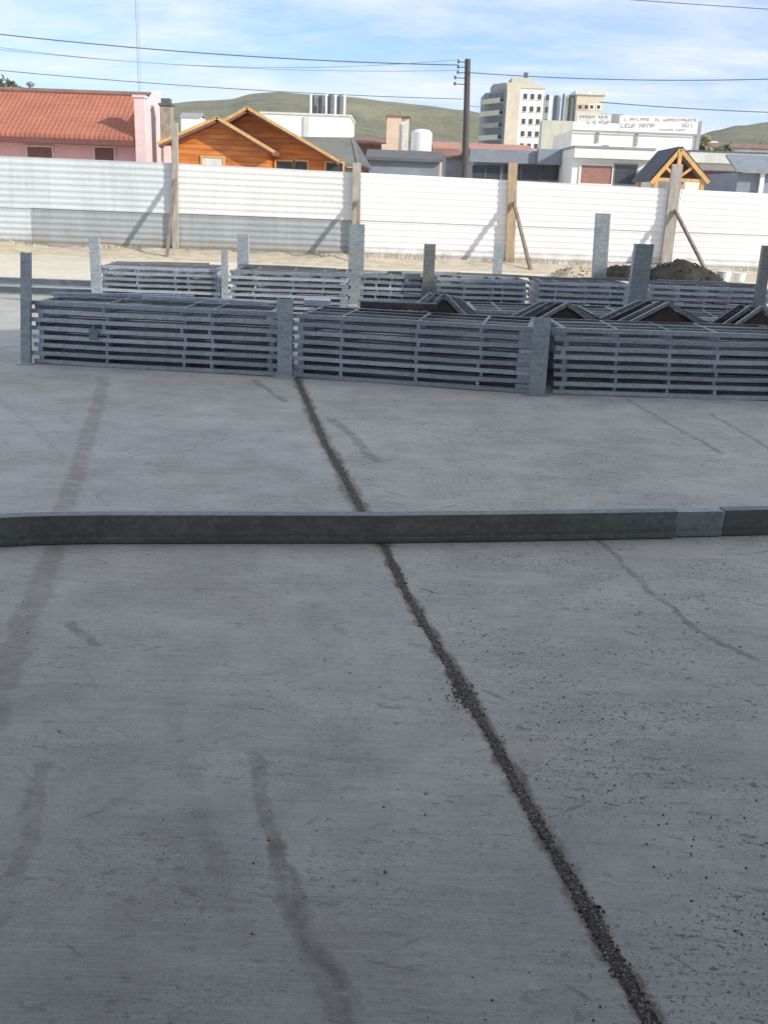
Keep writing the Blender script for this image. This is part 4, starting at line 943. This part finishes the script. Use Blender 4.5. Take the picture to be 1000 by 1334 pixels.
# ------------------------------------------------------------------ trees and plants
def tree(c, h, crown, n, mat, label, trunk_h, seed, cat='tree', name='tree', leaf=0.16):
    rnd = random.Random(seed); root = empty(name, c, label, cat)
    b = MB(); c = Vector(c)
    b.tube([c, c+Vector((0.05, 0, trunk_h*0.6)), c+Vector((0.0, 0.05, trunk_h)), c+Vector((0.05, 0, h*0.8))], [h*0.03, h*0.024, h*0.018, h*0.006], 7)
    tips = []
    for k in range(9):
        a = rnd.random()*6.28; z = trunk_h*rnd.uniform(0.8, 1.0); e = c+Vector((math.cos(a)*crown*rnd.uniform(.4, .8), math.sin(a)*crown*rnd.uniform(.4, .8), z+(h-z)*rnd.uniform(.3, .9)))
        b.tube([c+Vector((0, 0, z*0.9)), c.lerp(e, 0.5)+Vector((0, 0, z*0.45)), e], [h*0.012, h*0.008, h*0.003], 5); tips.append(e)
    b.build('trunk', 'bark', root)
    b = MB(); tips.append(c+Vector((0, 0, h*0.85)))
    for k in range(n):
        t = rnd.choice(tips); g = Vector((rnd.gauss(0, 1), rnd.gauss(0, 1), rnd.gauss(0, 0.8)))*crown*0.26; p = t+g; s = leaf*rnd.uniform(0.5, 1.3)
        u = Vector((rnd.gauss(0, 1), rnd.gauss(0, 1), rnd.gauss(0, 1))).normalized(); v = u.orthogonal().normalized()
        b.face([p-u*s, p+v*s*0.5, p+u*s, p-v*s*0.5])
    b.build('crown', mat, root)
tree((at(6, 110, 54).x, 54, 0), at(6, 104, 54).z, 0.9, 1100, 'leaf', 'dull green treetop showing above the left end of the tiled roof', 3.5, 2)
tree((at(914, 190, 95).x, 95, 0), at(914, 166, 95).z, 0.6, 900, 'leafy', 'yellow green narrow tree right of the lettered shop', 3.0, 3, leaf=0.2)
for k, (px, py, Yd, lbl) in enumerate(((900, 174, 200, 'dark bushy tree beside the yellow green tree'), (945, 176, 230, 'dark bushy tree above the long white roof'), (985, 178, 260, 'dark bushy tree near the right edge below the hill'))):
    tree((at(px, 190, Yd).x, Yd, -0.5), at(px, py+4, Yd).z+0.5, 2.6, 1600, 'leaf', lbl, 2.5, 10+k, leaf=0.6)

# dry weeds along the foot of the fence
b = MB(); rnd = random.Random(5)
for _ in range(1000):
    x = rnd.uniform(-12, 12); 
    if noise.noise((x*0.8, 3, 1)) < -0.15: continue
    y = FY-0.15-abs(rnd.gauss(0, 0.35)); z = 0.12; h = rnd.uniform(0.06, 0.2); a = rnd.gauss(0, 0.06); w = 0.008
    b.face([(x-w, y, z), (x+w, y, z), (x+a, y+rnd.gauss(0, .04), z+h)])
tag(b.build('dry_grass', 'leafy'), kind='stuff', label='dry grass growing along the foot of the sheet fence', cat='grass')

# ------------------------------------------------------------------ the building behind the viewer that shades the yard
HB = 8.0; off = Vector((to_sun.x, to_sun.y, 0)).normalized()*(HB/math.tan(SUN_EL))
E1 = Vector((-4.4, 11.3, 0))+off; E2 = Vector((4.6, 17.4, 0))+off
dv = (E2-E1).normalized(); s0 = E1-dv*34; s1 = E2+dv*0.8; nv = Vector((dv.y, -dv.x, 0))
wh = empty('warehouse', (s0+s1)/2, 'tall concrete warehouse standing behind the viewer and shading the yard', 'building')
b = MB(); b.prism([s0, s1, s1+nv*12, s0+nv*12], (0, 0, HB)); b.build('wall', 'dirtywhite', wh)
b = MB(); b.box((-9, -7.5, 2.95), (5.0, 2.0, 3.15)); b.build('added_canopy', 'concgrey', wh)  # unseen canopy added to block sky light from the near floor
for x in (-8.7, -3.6, 3.2, 4.7):
    b = MB(); b.box((x-0.12, -0.6, 0.001), (x+0.12, -0.36, 2.947)); b.build('added_canopy_post', 'concgrey', wh)
b = MB(); b.box((-9, -8.2, 0.001), (5.0, -7.503, 7.8)); b.build('wall', 'dirtywhite', wh)

# ------------------------------------------------------------------ the air
hm = bpy.data.materials.new('thin haze'); hm.use_nodes = True; ht = hm.node_tree; ht.nodes.clear()
ho = ht.nodes.new('ShaderNodeOutputMaterial'); hv = ht.nodes.new('ShaderNodeVolumePrincipled'); ht.links.new(hv.outputs[0], ho.inputs['Volume'])
hv.inputs['Color'].default_value = (0.9, 0.93, 0.97, 1); hv.inputs['Density'].default_value = 0.00014; hv.inputs['Anisotropy'].default_value = 0.3
M['haze'] = hm
b = MB(); b.box((-1560, -90, -1.03), (1560, 1760, 150)); tag(b.build('haze', 'haze'), 'thin pale haze over the yard and the hills', 'haze', kind='stuff')
